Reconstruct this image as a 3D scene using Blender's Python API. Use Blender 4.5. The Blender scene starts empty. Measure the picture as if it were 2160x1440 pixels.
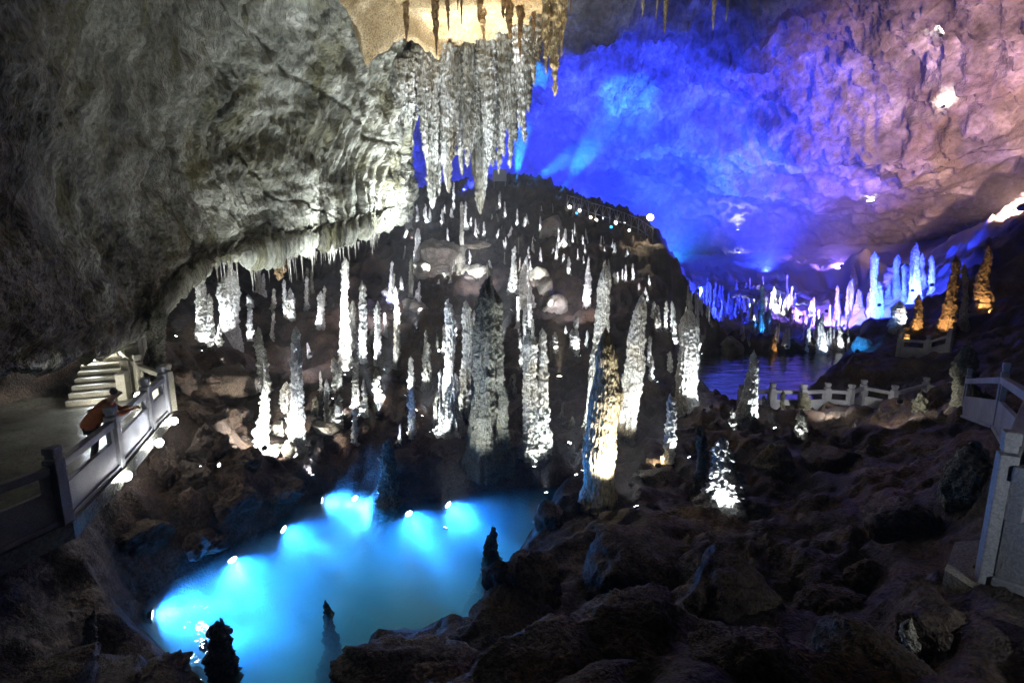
import bpy, bmesh, math, random
import numpy as np
from mathutils import Vector, Matrix

# ------------------------------------------------------------------ camera, world, exposure
scene = bpy.context.scene
COL = scene.collection
CAM_H = 8.5                      # camera height above the pool water
PITCH = math.radians(10.5)       # looking slightly down
FPX = 1100.0                     # focal length in pixels of a 2160 wide frame
cam_d = bpy.data.cameras.new('camera')
cam_d.sensor_width = 36.0
cam_d.lens = FPX / 2160.0 * 36.0
cam_d.clip_start = 0.05
cam_d.clip_end = 600.0
cam = bpy.data.objects.new('camera', cam_d)
cam.location = (0, 0, CAM_H)
cam.rotation_euler = (math.pi / 2 - PITCH, 0, 0)
COL.objects.link(cam)
scene.camera = cam

world = bpy.data.worlds.new('World')
scene.world = world
world.use_nodes = True
wb = world.node_tree.nodes['Background']
wb.inputs[0].default_value = (0.25, 0.35, 0.8, 1)   # inside a cave: next to nothing
wb.inputs[1].default_value = 0.004

scene.view_settings.view_transform = 'Standard'
scene.view_settings.look = 'None'
scene.view_settings.exposure = 0.0
scene.view_settings.gamma = 1.0
scene.view_settings.use_curve_mapping = False
cy = scene.cycles
cy.max_bounces = 5
cy.diffuse_bounces = 2
cy.glossy_bounces = 2
cy.transmission_bounces = 2
cy.volume_bounces = 0
cy.transparent_max_bounces = 6
cy.sample_clamp_indirect = 3.0
cy.sample_clamp_direct = 0.0
cy.caustics_reflective = False
cy.caustics_refractive = False
cy.use_denoising = True
cy.use_adaptive_sampling = True
cy.adaptive_threshold = 0.05
cy.adaptive_min_samples = 20
cy.volume_step_rate = 4.0

ST, CT = math.sin(PITCH), math.cos(PITCH)


def at(u, v, Y):
    """photo pixel + real forward distance -> world point"""
    a = (u - 1080.0) / FPX
    b = (720.0 - v) / FPX
    y = CT + b * ST
    z = -ST + b * CT
    k = Y / y
    return Vector((a * k, Y, CAM_H + z * k))


def at_z(u, v, z):
    a = (u - 1080.0) / FPX
    b = (720.0 - v) / FPX
    dy = CT + b * ST
    dz = -ST + b * CT
    k = (z - CAM_H) / dz
    return Vector((a * k, dy * k, z))


def depth_of(p):
    return p.y * CT - (p.z - CAM_H) * ST


# ------------------------------------------------------------------ numpy noise
_rng = np.random.RandomState(7)
_perm = _rng.permutation(256).astype(np.int32)
_perm = np.concatenate([_perm, _perm, _perm])
_grad = _rng.normal(size=(256, 3))
_grad /= np.linalg.norm(_grad, axis=1)[:, None]


def perlin(p):
    p = np.asarray(p, dtype=np.float64)
    i = np.floor(p).astype(np.int64)
    f = p - i
    i &= 255
    w = f * f * f * (f * (f * 6 - 15) + 10)
    out = 0.0
    for dx in (0, 1):
        for dy in (0, 1):
            for dz in (0, 1):
                h = _perm[_perm[_perm[(i[:, 0] + dx) & 255] + ((i[:, 1] + dy) & 255)] + ((i[:, 2] + dz) & 255)]
                g = _grad[h & 255]
                d = g[:, 0] * (f[:, 0] - dx) + g[:, 1] * (f[:, 1] - dy) + g[:, 2] * (f[:, 2] - dz)
                wx = w[:, 0] if dx else 1 - w[:, 0]
                wy = w[:, 1] if dy else 1 - w[:, 1]
                wz = w[:, 2] if dz else 1 - w[:, 2]
                out = out + d * wx * wy * wz
    return out * 1.5


def fbm(p, octv=4, gain=0.5, lac=2.03):
    a, s, o = 1.0, 1.0, 0.0
    for k in range(octv):
        o = o + a * perlin(p * s + k * 17.3)
        a *= gain
        s *= lac
    return o


def ridged(p, octv=4, gain=0.5, lac=2.1):
    a, s, o = 1.0, 1.0, 0.0
    for k in range(octv):
        o = o + a * (1 - 2 * np.abs(perlin(p * s + k * 31.7)))
        a *= gain
        s *= lac
    return o


# ------------------------------------------------------------------ materials
def new_mat(name):
    m = bpy.data.materials.new(name)
    m.use_nodes = True
    nt = m.node_tree
    for n in list(nt.nodes):
        nt.nodes.remove(n)
    out = nt.nodes.new('ShaderNodeOutputMaterial')
    return m, nt, out


def N(nt, typ, **kw):
    n = nt.nodes.new(typ)
    for k, v in kw.items():
        if k.startswith('i_'):
            n.inputs[k[2:].replace('_', ' ')].default_value = v
        else:
            setattr(n, k, v)
    return n


def ramp(nt, stops):
    n = nt.nodes.new('ShaderNodeValToRGB')
    e = n.color_ramp.elements
    while len(e) > 1:
        e.remove(e[-1])
    e[0].position, e[0].color = stops[0][0], (*stops[0][1], 1)
    for p, c in stops[1:]:
        k = e.new(p)
        k.color = (*c, 1)
    return n


def rock_mat(name, stops, scale=1.0, rough=0.75, bump=0.35, fine=14.0, stain=None, stain_amt=0.5, stretch=(1, 1, 1), spec=0.3, obj=False, bed=None, speck=0.8, relief=0.12, uv=None):
    """layered procedural stone: colour from two noises, relief from noise + cells"""
    m, nt, out = new_mat(name)
    L = nt.links.new
    tc = N(nt, 'ShaderNodeTexCoord')
    mp = N(nt, 'ShaderNodeMapping')
    mp.inputs['Scale'].default_value = uv or stretch
    if uv:
        L(tc.outputs['UV'], mp.inputs['Vector'])
    else:
        L(N(nt, 'ShaderNodeNewGeometry').outputs['Position'], mp.inputs['Vector'])
    n1 = N(nt, 'ShaderNodeTexNoise', i_Scale=0.55 * scale, i_Detail=4.0, i_Roughness=0.7)
    L(mp.outputs[0], n1.inputs['Vector'])
    r1 = ramp(nt, stops)
    L(n1.outputs['Fac'], r1.inputs['Fac'])
    col = r1.outputs[0]
    if stain:
        n2 = N(nt, 'ShaderNodeTexNoise', i_Scale=0.33 * scale, i_Detail=3.0, i_Roughness=0.7)
        L(mp.outputs[0], n2.inputs['Vector'])
        r2 = ramp(nt, [(0.5, (0, 0, 0)), (0.66, (1, 1, 1))])
        L(n2.outputs['Fac'], r2.inputs['Fac'])
        mm = N(nt, 'ShaderNodeMath', operation='MULTIPLY')
        mm.inputs[1].default_value = stain_amt
        L(r2.outputs[0], mm.inputs[0])
        mx = N(nt, 'ShaderNodeMix', data_type='RGBA')
        L(mm.outputs[0], mx.inputs[0])
        L(col, mx.inputs[6])
        mx.inputs[7].default_value = (*stain, 1)
        col = mx.outputs[2]
    # mineral speckle
    n3 = N(nt, 'ShaderNodeTexNoise', i_Scale=fine * scale, i_Detail=2.0, i_Roughness=0.75)
    L(mp.outputs[0], n3.inputs['Vector'])
    r3 = ramp(nt, [(0.36, (0.25, 0.25, 0.25)), (0.6, (1.15, 1.15, 1.15))])
    L(n3.outputs['Fac'], r3.inputs['Fac'])
    mul = N(nt, 'ShaderNodeMix', data_type='RGBA', blend_type='MULTIPLY')
    mul.inputs[0].default_value = speck
    L(col, mul.inputs[6])
    L(r3.outputs[0], mul.inputs[7])
    if bed:
        # pale silt below the water line, ragged edge
        geo = N(nt, 'ShaderNodeNewGeometry')
        sx = N(nt, 'ShaderNodeSeparateXYZ')
        L(geo.outputs['Position'], sx.inputs[0])
        nz_ = N(nt, 'ShaderNodeMath', operation='MULTIPLY_ADD')
        L(n1.outputs['Fac'], nz_.inputs[0])
        nz_.inputs[1].default_value = 0.5
        L(sx.outputs['Z'], nz_.inputs[2])
        mr_ = N(nt, 'ShaderNodeMapRange')
        mr_.inputs['From Min'].default_value = 0.15
        mr_.inputs['From Max'].default_value = -0.25
        L(nz_.outputs[0], mr_.inputs['Value'])
        mb = N(nt, 'ShaderNodeMix', data_type='RGBA')
        L(mr_.outputs[0], mb.inputs[0])
        L(mul.outputs[2], mb.inputs[6])
        mb.inputs[7].default_value = (*bed, 1)
        mul = mb
        nf = N(nt, 'ShaderNodeMath', operation='MULTIPLY_ADD')
        L(n1.outputs['Fac'], nf.inputs[0])
        nf.inputs[1].default_value = 8.0
        L(sx.outputs['Y'], nf.inputs[2])
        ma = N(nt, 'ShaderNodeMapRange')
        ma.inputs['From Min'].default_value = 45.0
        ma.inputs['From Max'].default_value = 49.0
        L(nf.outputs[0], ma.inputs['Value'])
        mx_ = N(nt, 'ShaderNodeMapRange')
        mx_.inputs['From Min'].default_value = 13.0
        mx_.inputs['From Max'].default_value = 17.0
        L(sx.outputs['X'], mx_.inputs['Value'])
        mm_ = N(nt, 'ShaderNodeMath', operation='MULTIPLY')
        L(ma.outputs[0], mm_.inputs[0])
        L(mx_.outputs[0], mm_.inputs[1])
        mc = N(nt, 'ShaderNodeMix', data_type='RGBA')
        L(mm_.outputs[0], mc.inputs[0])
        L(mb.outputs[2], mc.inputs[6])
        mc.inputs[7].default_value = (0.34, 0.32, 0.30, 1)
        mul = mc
    b = N(nt, 'ShaderNodeBsdfPrincipled', i_Roughness=rough)
    b.inputs['Specular IOR Level'].default_value = spec
    L(mul.outputs[2], b.inputs['Base Color'])
    bp = N(nt, 'ShaderNodeBump', i_Strength=bump, i_Distance=relief)
    L(n3.outputs['Fac'], bp.inputs['Height'])
    L(bp.outputs[0], b.inputs['Normal'])
    L(b.outputs[0], out.inputs[0])
    return m


MAT = {}
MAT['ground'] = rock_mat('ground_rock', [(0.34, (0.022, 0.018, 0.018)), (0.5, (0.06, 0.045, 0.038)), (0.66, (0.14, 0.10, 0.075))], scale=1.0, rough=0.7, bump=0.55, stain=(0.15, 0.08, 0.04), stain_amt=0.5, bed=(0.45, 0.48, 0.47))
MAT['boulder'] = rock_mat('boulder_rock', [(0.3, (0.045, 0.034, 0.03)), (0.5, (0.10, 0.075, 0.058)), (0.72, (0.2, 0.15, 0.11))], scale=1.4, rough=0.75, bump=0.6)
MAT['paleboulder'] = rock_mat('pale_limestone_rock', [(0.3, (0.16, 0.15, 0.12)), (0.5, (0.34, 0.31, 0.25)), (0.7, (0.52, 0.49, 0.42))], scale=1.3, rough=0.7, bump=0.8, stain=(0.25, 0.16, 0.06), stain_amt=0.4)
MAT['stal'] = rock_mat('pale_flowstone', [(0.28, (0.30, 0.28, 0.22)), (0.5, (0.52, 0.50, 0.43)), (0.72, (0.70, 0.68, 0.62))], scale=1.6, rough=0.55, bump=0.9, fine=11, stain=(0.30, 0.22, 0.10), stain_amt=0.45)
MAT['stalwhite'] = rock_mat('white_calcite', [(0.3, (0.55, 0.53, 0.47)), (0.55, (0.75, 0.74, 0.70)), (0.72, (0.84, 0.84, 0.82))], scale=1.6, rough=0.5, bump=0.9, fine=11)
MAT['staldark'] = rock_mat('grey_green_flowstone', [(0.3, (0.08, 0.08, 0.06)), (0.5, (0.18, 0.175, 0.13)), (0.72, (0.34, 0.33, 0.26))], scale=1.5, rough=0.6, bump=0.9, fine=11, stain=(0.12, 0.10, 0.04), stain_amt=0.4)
MAT['stalgold'] = rock_mat('golden_flowstone', [(0.3, (0.36, 0.26, 0.11)), (0.5, (0.58, 0.48, 0.28)), (0.7, (0.74, 0.68, 0.52))], scale=1.3, rough=0.5, bump=0.9, fine=9, stretch=(1, 1, 0.35))
MAT['stalbrown'] = rock_mat('brown_flowstone', [(0.3, (0.14, 0.085, 0.035)), (0.5, (0.30, 0.19, 0.08)), (0.7, (0.46, 0.33, 0.16))], scale=1.5, rough=0.6, bump=0.8)
MAT['ceiling'] = rock_mat('ceiling_limestone', [(0.32, (0.07, 0.072, 0.055)), (0.5, (0.235, 0.235, 0.185)), (0.68, (0.47, 0.465, 0.39))], scale=1.2, rough=0.7, bump=1.0, fine=5, speck=0.6, relief=0.16, stain=(0.13, 0.115, 0.035), stain_amt=0.7, uv=(46, 17, 1))
MAT['tan'] = rock_mat('tan_ceiling', [(0.3, (0.30, 0.20, 0.085)), (0.5, (0.48, 0.35, 0.18)), (0.7, (0.62, 0.49, 0.30))], scale=0.9, rough=0.75, bump=0.5)
MAT['curtain'] = rock_mat('curtain_flowstone', [(0.34, (0.06, 0.058, 0.042)), (0.5, (0.29, 0.29, 0.25)), (0.62, (0.64, 0.64, 0.60))], scale=1.5, rough=0.6, bump=1.0, fine=7, stain=(0.20, 0.14, 0.05), stain_amt=0.45, stretch=(1, 1, 0.3), relief=0.16)
MAT['dome'] = rock_mat('dome_limestone', [(0.34, (0.06, 0.055, 0.052)), (0.5, (0.20, 0.185, 0.18)), (0.66, (0.46, 0.44, 0.43))], scale=0.3, rough=0.85, bump=0.8, fine=6, speck=0.4, relief=0.3, stain=(0.17, 0.13, 0.11), stain_amt=0.6)
MAT['poolbed'] = rock_mat('pool_bed', [(0.3, (0.30, 0.32, 0.32)), (0.5, (0.45, 0.47, 0.46)), (0.7, (0.6, 0.62, 0.6))], scale=1.0, rough=0.8, bump=0.3)
MAT['paving'] = rock_mat('wet_paving', [(0.3, (0.10, 0.10, 0.085)), (0.5, (0.17, 0.17, 0.145)), (0.7, (0.25, 0.25, 0.22))], scale=1.2, rough=0.2, bump=0.15, fine=14, spec=0.6, speck=0.5)
MAT['step'] = rock_mat('step_stone', [(0.3, (0.22, 0.21, 0.16)), (0.5, (0.34, 0.32, 0.25)), (0.7, (0.45, 0.43, 0.36))], scale=2.0, rough=0.6, bump=0.3, fine=22)
MAT['rail'] = rock_mat('railing_stone', [(0.3, (0.20, 0.21, 0.24)), (0.5, (0.29, 0.30, 0.34)), (0.7, (0.38, 0.40, 0.44))], scale=1.5, rough=0.65, bump=0.25, fine=24, speck=0.35)


def plain(name, colr, rough=0.5, metal=0.0, bump=0.0, nscale=30, var=0.25, coat=0.0):
    m, nt, out = new_mat(name)
    L = nt.links.new
    b = N(nt, 'ShaderNodeBsdfPrincipled', i_Roughness=rough, i_Metallic=metal)
    tc = N(nt, 'ShaderNodeTexCoord')
    n = N(nt, 'ShaderNodeTexNoise', i_Scale=float(nscale), i_Detail=4.0)
    L(tc.outputs['Object'], n.inputs['Vector'])
    lo = tuple(c * (1 - var) for c in colr)
    hi = tuple(min(1, c * (1 + var)) for c in colr)
    r = ramp(nt, [(0.35, lo), (0.65, hi)])
    L(n.outputs['Fac'], r.inputs['Fac'])
    L(r.outputs[0], b.inputs['Base Color'])
    if bump:
        bp = N(nt, 'ShaderNodeBump', i_Strength=bump, i_Distance=0.02)
        L(n.outputs['Fac'], bp.inputs['Height'])
        L(bp.outputs[0], b.inputs['Normal'])
    L(b.outputs[0], out.inputs[0])
    return m


MAT['black'] = plain('black_housing', (0.02, 0.02, 0.022), 0.45)
MAT['steel'] = plain('galvanised_steel', (0.25, 0.26, 0.28), 0.45, 0.7)
MAT['jacket'] = plain('orange_jacket_cloth', (0.33, 0.085, 0.018), 0.8, bump=0.4, nscale=18)
MAT['navy'] = plain('navy_cloth', (0.015, 0.02, 0.055), 0.8, bump=0.3, nscale=20)
MAT['trouser'] = plain('dark_trouser_cloth', (0.012, 0.016, 0.018), 0.85, bump=0.3, nscale=20)
MAT['skin'] = plain('skin', (0.45, 0.27, 0.19), 0.5, var=0.08)
MAT['hair'] = plain('dark_hair', (0.012, 0.009, 0.008), 0.5, bump=0.5, nscale=60)
MAT['white'] = plain('white_paint', (0.7, 0.7, 0.7), 0.5)


def emit(name, colr, strength):
    m, nt, out = new_mat(name)
    e = N(nt, 'ShaderNodeEmission')
    e.inputs[0].default_value = (*colr, 1)
    e.inputs[1].default_value = strength
    nt.links.new(e.outputs[0], out.inputs[0])
    return m


C_WHITE = (1.0, 0.97, 0.90)
C_COOL = (0.86, 0.93, 1.0)
C_WARM = (1.0, 0.78, 0.48)
C_BLUE = (0.02, 0.04, 1.0)
C_AZURE = (0.02, 0.28, 1.0)
C_VIOLET = (0.30, 0.16, 1.0)
C_PINK = (1.0, 0.56, 0.44)
C_ORANGE = (1.0, 0.66, 0.38)
C_POOL = (0.03, 0.25, 1.0)
EM = {}


def lens_mat(c, s):
    k = (c, s)
    if k not in EM:
        EM[k] = emit('lamp_lens', c, s)
    return EM[k]


def water_mat(name, tint, gloss_rough, wave_scale, wave_strength, vol=None, stretch=(1, 1, 1), refl=1.0, wave_h=0.1):
    m, nt, out = new_mat(name)
    L = nt.links.new
    geo = N(nt, 'ShaderNodeNewGeometry')
    mp = N(nt, 'ShaderNodeMapping')
    mp.inputs['Scale'].default_value = stretch
    L(geo.outputs['Position'], mp.inputs['Vector'])
    n = N(nt, 'ShaderNodeTexNoise', i_Scale=wave_scale, i_Detail=3.0, i_Roughness=0.5, i_Distortion=0.8)
    L(mp.outputs[0], n.inputs['Vector'])
    bp = N(nt, 'ShaderNodeBump', i_Strength=wave_strength, i_Distance=wave_h)
    L(n.outputs['Fac'], bp.inputs['Height'])
    tr = N(nt, 'ShaderNodeBsdfTransparent')
    tr.inputs[0].default_value = (*tint, 1)
    gl = N(nt, 'ShaderNodeBsdfGlossy', i_Roughness=gloss_rough)
    L(bp.outputs[0], gl.inputs['Normal'])
    fr = N(nt, 'ShaderNodeFresnel', i_IOR=1.33)
    L(bp.outputs[0], fr.inputs['Normal'])
    mu = N(nt, 'ShaderNodeMath', operation='MULTIPLY', use_clamp=True)
    mu.inputs[1].default_value = refl
    L(fr.outputs[0], mu.inputs[0])
    mx = N(nt, 'ShaderNodeMixShader')
    L(mu.outputs[0], mx.inputs[0])
    L(tr.outputs[0], mx.inputs[1])
    L(gl.outputs[0], mx.inputs[2])
    L(mx.outputs[0], out.inputs['Surface'])
    if vol:
        v = N(nt, 'ShaderNodeVolumePrincipled')
        v.inputs['Color'].default_value = (*vol[0], 1)
        v.inputs['Density'].default_value = vol[1]
        v.inputs['Absorption Color'].default_value = (*vol[2], 1)
        v.inputs['Anisotropy'].default_value = 0.3
        L(v.outputs[0], out.inputs['Volume'])
    return m


MAT['pool'] = water_mat('pool_water', (0.97, 0.99, 1.0), 0.05, 1.6, 0.3, vol=((0.30, 0.66, 1.0), 0.65, (0.3, 0.6, 1.0)), refl=2.2)
MAT['lake'] = water_mat('lake_water', (0.9, 0.95, 1.0), 0.02, 0.9, 1.0, stretch=(0.45, 1.7, 1), refl=2.0, wave_h=0.10)


# ------------------------------------------------------------------ object helpers
def link(o, parent=None):
    COL.objects.link(o)
    if parent is not None:
        o.parent = parent
    return o


def mesh_data(name, verts, faces, mat, smooth=True):
    me = bpy.data.meshes.new(name)
    if isinstance(faces, np.ndarray):
        verts = np.asarray(verts, dtype=np.float32)
        nf, k = faces.shape
        me.vertices.add(len(verts))
        me.vertices.foreach_set('co', verts.ravel())
        me.loops.add(nf * k)
        me.loops.foreach_set('vertex_index', faces.astype(np.int32).ravel())
        me.polygons.add(nf)
        me.polygons.foreach_set('loop_start', np.arange(0, nf * k, k, dtype=np.int32))
        me.polygons.foreach_set('loop_total', np.full(nf, k, dtype=np.int32))
        me.update(calc_edges=True)
    else:
        me.from_pydata([tuple(v) for v in verts], [], faces)
        me.update()
    if smooth:
        me.polygons.foreach_set('use_smooth', np.ones(len(me.polygons), dtype=bool))
    if mat is not None:
        for mm in (mat if isinstance(mat, (list, tuple)) else [mat]):
            me.materials.append(mm)
    return me


def mobj(name, verts, faces, mat, parent=None, smooth=True, loc=None):
    o = bpy.data.objects.new(name, mesh_data(name, verts, faces, mat, smooth))
    if loc is not None:
        o.location = loc
    return link(o, parent)


def tag(o, label=None, cat=None, group=None, kind=None):
    if label:
        o['label'] = label
    if cat:
        o['category'] = cat
    if group:
        o['group'] = group
    if kind:
        o['kind'] = kind
    return o


def thing(name, label, cat, loc=(0, 0, 0), group=None):
    o = bpy.data.objects.new(name, None)
    o.empty_display_size = 0.2
    o.location = loc
    link(o)
    return tag(o, label, cat, group)


def grid_faces(nu, nv, wrap_u=False):
    """vertex index = iv*nu + iu"""
    iu = np.arange(nu if wrap_u else nu - 1)
    iv = np.arange(nv - 1)
    A, B = np.meshgrid(iu, iv)
    A = A.ravel()
    B = B.ravel()
    A2 = (A + 1) % nu
    return np.stack([B * nu + A, B * nu + A2, (B + 1) * nu + A2, (B + 1) * nu + A], axis=1)


def box_mesh(bm, c, ax, ay, az):
    """box centred at c with half-axis vectors"""
    vs = []
    for sx in (-1, 1):
        for sy in (-1, 1):
            for sz in (-1, 1):
                vs.append(bm.verts.new(c + ax * sx + ay * sy + az * sz))
    for f in ((0, 1, 3, 2), (4, 6, 7, 5), (0, 4, 5, 1), (2, 3, 7, 6), (0, 2, 6, 4), (1, 5, 7, 3)):
        bm.faces.new([vs[i] for i in f])
    return vs


def box_obj(name, c, ax, ay, az, mat, parent=None, bevel=0.0):
    bm = bmesh.new()
    box_mesh(bm, Vector((0, 0, 0)), ax, ay, az)
    if bevel:
        bmesh.ops.bevel(bm, geom=list(bm.edges), offset=bevel, segments=2, affect='EDGES', profile=0.6)
    bmesh.ops.recalc_face_normals(bm, faces=list(bm.faces))
    me = bpy.data.meshes.new(name)
    bm.to_mesh(me)
    bm.free()
    me.materials.append(mat)
    o = bpy.data.objects.new(name, me)
    link(o, parent)
    o.location = c
    return o


# ------------------------------------------------------------------ ground height field
# pool outline (plan): seen shore from the photo at water level, hidden near shore under the rocks in front
_near = [(620, 1432, 7.7), (800, 1362, 8.3), (960, 1312, 8.9), (1010, 1222, 10.3), (1060, 1152, 11.8), (1110, 1100, 13.2), (1150, 1052, 14.6)]
pool_px = [(1195, 1024), (1100, 1026), (1000, 1040), (870, 1062), (800, 1060), (770, 1030), (700, 1032), (640, 1052), (585, 1102), (480, 1165), (380, 1215), (296, 1272), (292, 1330), (370, 1392), (430, 1460), (470, 1560)]
pool_poly = [tuple(at_z(u, v, 0)[:2]) for u, v in pool_px]
pool_poly += [(-2.6, 6.6)]
for u, v, Y in _near:
    p = at(u, v, Y)
    pool_poly.append((p.x, p.y + 0.35))
pool_poly.append((1.9, 15.4))
lake_px = [(1430, 752), (1500, 746), (1600, 744), (1700, 744), (1800, 738), (1775, 765), (1735, 795), (1700, 822), (1800, 872), (1790, 884), (1640, 884), (1560, 878), (1480, 862), (1440, 820)]
lake_poly = [tuple(at_z(u, v, 0)[:2]) for u, v in lake_px]


def poly_sdf(px, py, poly):
    """positive inside"""
    d = np.full(px.shape, 1e9)
    inside = np.zeros(px.shape, dtype=bool)
    n = len(poly)
    for i in range(n):
        ax, ay = poly[i]
        bx, by = poly[(i + 1) % n]
        ex, ey = bx - ax, by - ay
        wx, wy = px - ax, py - ay
        t = np.clip((wx * ex + wy * ey) / (ex * ex + ey * ey + 1e-12), 0, 1)
        d = np.minimum(d, np.hypot(wx - ex * t, wy - ey * t))
        c = ((ay > py) != (by > py)) & (px < ex * (py - ay) / (ey + (1e-12 if abs(ey) < 1e-12 else 0)) + ax)
        inside ^= c
    return np.where(inside, d, -d)


CTRL = []          # (x, y, z) control points of the land


def cp(u, v, Y):
    CTRL.append(tuple(at(u, v, Y)))


def cw(x, y, z):
    CTRL.append((x, y, z))


# near rocks in front of the camera
for a in _near:
    cp(*a)
for a in [(300, 1440, 8.0), (150, 1400, 8.0), (0, 1430, 7.2), (620, 1600, 5.8), (900, 1440, 6.2), (1100, 1440, 5.6), (1300, 1440, 5.2), (1600, 1440, 4.8), (1900, 1440, 4.4), (2160, 1440, 3.9),
          (1150, 1250, 8.6), (1350, 1250, 8.2), (1600, 1280, 7.4), (1850, 1280, 6.6), (2050, 1290, 5.4),
          (1300, 1130, 11.0), (1500, 1140, 10.5), (1700, 1140, 10.0), (1900, 1140, 9.0), (2040, 1180, 6.6),
          (1260, 1048, 15.2), (1400, 1030, 15.2), (1560, 1040, 14.5), (1700, 1030, 14.5), (1850, 1000, 14.0), (1980, 1000, 12.5), (2060, 1080, 9.0),
          (2140, 1235, 4.6), (2260, 1235, 4.4), (2200, 1000, 7.5), (2130, 930, 11.0)]:
    cp(*a)
for a in [(0, -3, 6.9), (-6, -3, 6.0), (8, -3, 6.9), (4, 0, 6.6), (0, 1.5, 6.4), (-5, 2, 4.6), (6.5, 1.5, 6.2), (-9, 2, 3.4), (14, 0, 7.0), (20, 4, 8), (13, 8, 6.5), (18, 12, 6.5)]:
    cw(*a)
# left bank under the walkway, walkway shelf and wall behind it
for a in [(-7.2, 8.2, 0.6), (-8.0, 11.0, 1.0), (-8.6, 13.2, 1.4), (-9.2, 15.5, 2.0), (-6.2, 5, 1.6)]:
    cw(*a)
for a in [(-11, 2, 3.3), (-11, 6, 3.3), (-11.5, 10, 3.3), (-12, 13, 3.3), (-12, 16, 3.35), (-14, 8, 3.3), (-14, 14, 3.3), (-17, 8, 3.6), (-18, 13, 3.8), (-17.5, 17, 4.3), (-13.5, 19.5, 4.2), (-13.5, 23, 4.6), (-20, 20, 6), (-22, 6, 6), (-24, 12, 9), (-26, 20, 10)]:
    cw(*a)
# bank behind the pool, dark terraces, hillside
for a in [(540, 1000, 17.5), (420, 960, 17.5), (400, 1080, 14.5), (640, 960, 19.5), (720, 940, 20), (820, 930, 20.5), (940, 930, 20), (1040, 960, 19.2), (1140, 960, 19.2), (1260, 1000, 17.6), (1350, 985, 18), (1430, 960, 18.5),
          (420, 820, 21), (480, 780, 24), (560, 830, 23), (660, 870, 22), (760, 850, 23), (870, 860, 23), (1000, 880, 22.5), (1130, 880, 22.5), (1250, 900, 22), (1380, 880, 22.5), (1450, 866, 23),
          (380, 740, 23), (440, 715, 26), (520, 720, 28), (620, 740, 28), (740, 760, 27.5), (850, 770, 27.5), (960, 770, 27.5), (1100, 760, 28), (1200, 750, 28.5), (1320, 770, 28), (1420, 770, 28),
          (400, 640, 28), (480, 630, 32), (600, 665, 32), (700, 680, 31.5), (800, 670, 33), (900, 665, 33.5), (1050, 660, 34), (1180, 660, 34), (1300, 680, 33), (1400, 690, 31.5),
          (560, 590, 38), (700, 590, 39), (820, 610, 38.5), (900, 590, 40), (1000, 590, 40.5), (1120, 590, 40), (1230, 590, 39.5), (1330, 600, 38), (1400, 620, 36.5),
          (700, 530, 46), (850, 510, 46), (960, 500, 47), (1060, 500, 47.5), (1160, 520, 46), (1260, 530, 45), (1340, 540, 43.5), (1400, 560, 41),
          (800, 450, 54), (880, 430, 54), (960, 418, 55), (1030, 410, 56), (1090, 398, 57), (1125, 394, 57), (1165, 416, 56.5), (1200, 440, 56), (1270, 464, 54), (1345, 488, 51.5), (1385, 520, 48), (1425, 600, 43), (1448, 680, 37.5), (1462, 740, 32)]:
    cp(*a)
# far side of the hill falls away again
for a in [(-40, 66, 12), (-25, 72, 11), (-8, 72, 10), (3, 72, 8.5), (12, 68, 6), (18, 60, 4), (20, 52, 2), (17.5, 44, 0.6), (-40, 50, 14), (-45, 30, 14), (-32, 36, 9), (-25, 28, 6.5)]:
    cw(*a)
# lake surroundings and terraces behind it
for a in [(1500, 735, 44), (1600, 730, 45), (1700, 730, 45), (1820, 722, 44), (1480, 660, 52), (1560, 640, 55), (1660, 650, 55), (1780, 660, 54), (1880, 650, 54), (1450, 606, 60), (1550, 601, 64), (1650, 605, 64), (1780, 625, 62), (1900, 600, 62), (2000, 560, 62),
          (1530, 862, 25.5), (1640, 890, 25), (1760, 885, 24.5), (1850, 860, 26), (1930, 850, 26.5)]:
    cp(*a)
for a in [(30, 85, 5), (50, 85, 7), (10, 88, 5), (-20, 90, 8), (68, 70, 9), (45, 100, 5)]:
    cw(*a)
# right hand slope
for a in [(1712, 812, 31.5), (1760, 780, 34), (1850, 730, 37), (1925, 690, 38), (2000, 640, 39), (2080, 560, 40), (2160, 480, 41), (2300, 340, 43), (1800, 800, 29.5), (1900, 770, 31), (2000, 740, 32), (2100, 690, 33), (2200, 640, 34), (1980, 850, 24), (2060, 800, 25), (2160, 780, 24), (2260, 760, 22), (1900, 930, 18), (2000, 900, 18), (2100, 880, 17), (1780, 920, 19), (1650, 960, 17.5), (1550, 980, 17)]:
    cp(*a)
for a in [(46, 55, 8), (55, 40, 16), (45, 30, 14), (34, 18, 9), (60, 20, 18), (40, 62, 6.5)]:
    cw(*a)

CT_ = np.array(CTRL)
_c = 0.8


def _phi(d2):
    return np.sqrt(d2 + _c * _c)


_n = len(CT_)
_A = np.zeros((_n + 3, _n + 3))
_d2 = ((CT_[:, None, :2] - CT_[None, :, :2]) ** 2).sum(-1)
_A[:_n, :_n] = _phi(_d2) - np.eye(_n) * 0.15
_A[:_n, _n] = 1
_A[:_n, _n + 1:] = CT_[:, :2]
_A[_n, :_n] = 1
_A[_n + 1:, :_n] = CT_[:, :2].T
_w = np.linalg.lstsq(_A, np.concatenate([CT_[:, 2], np.zeros(3)]), rcond=None)[0]


def land_base(x, y):
    z = _w[_n] + _w[_n + 1] * x + _w[_n + 2] * y
    for i in range(_n):
        z = z + _w[i] * np.sqrt((x - CT_[i, 0]) ** 2 + (y - CT_[i, 1]) ** 2 + _c * _c)
    return z


def axis(segments):
    out = [segments[0][0]]
    for a, b, s in segments:
        n = max(1, int(round((b - a) / s)))
        out += list(a + (b - a) * (np.arange(n) + 1) / n)
    return np.array(out)


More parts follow.
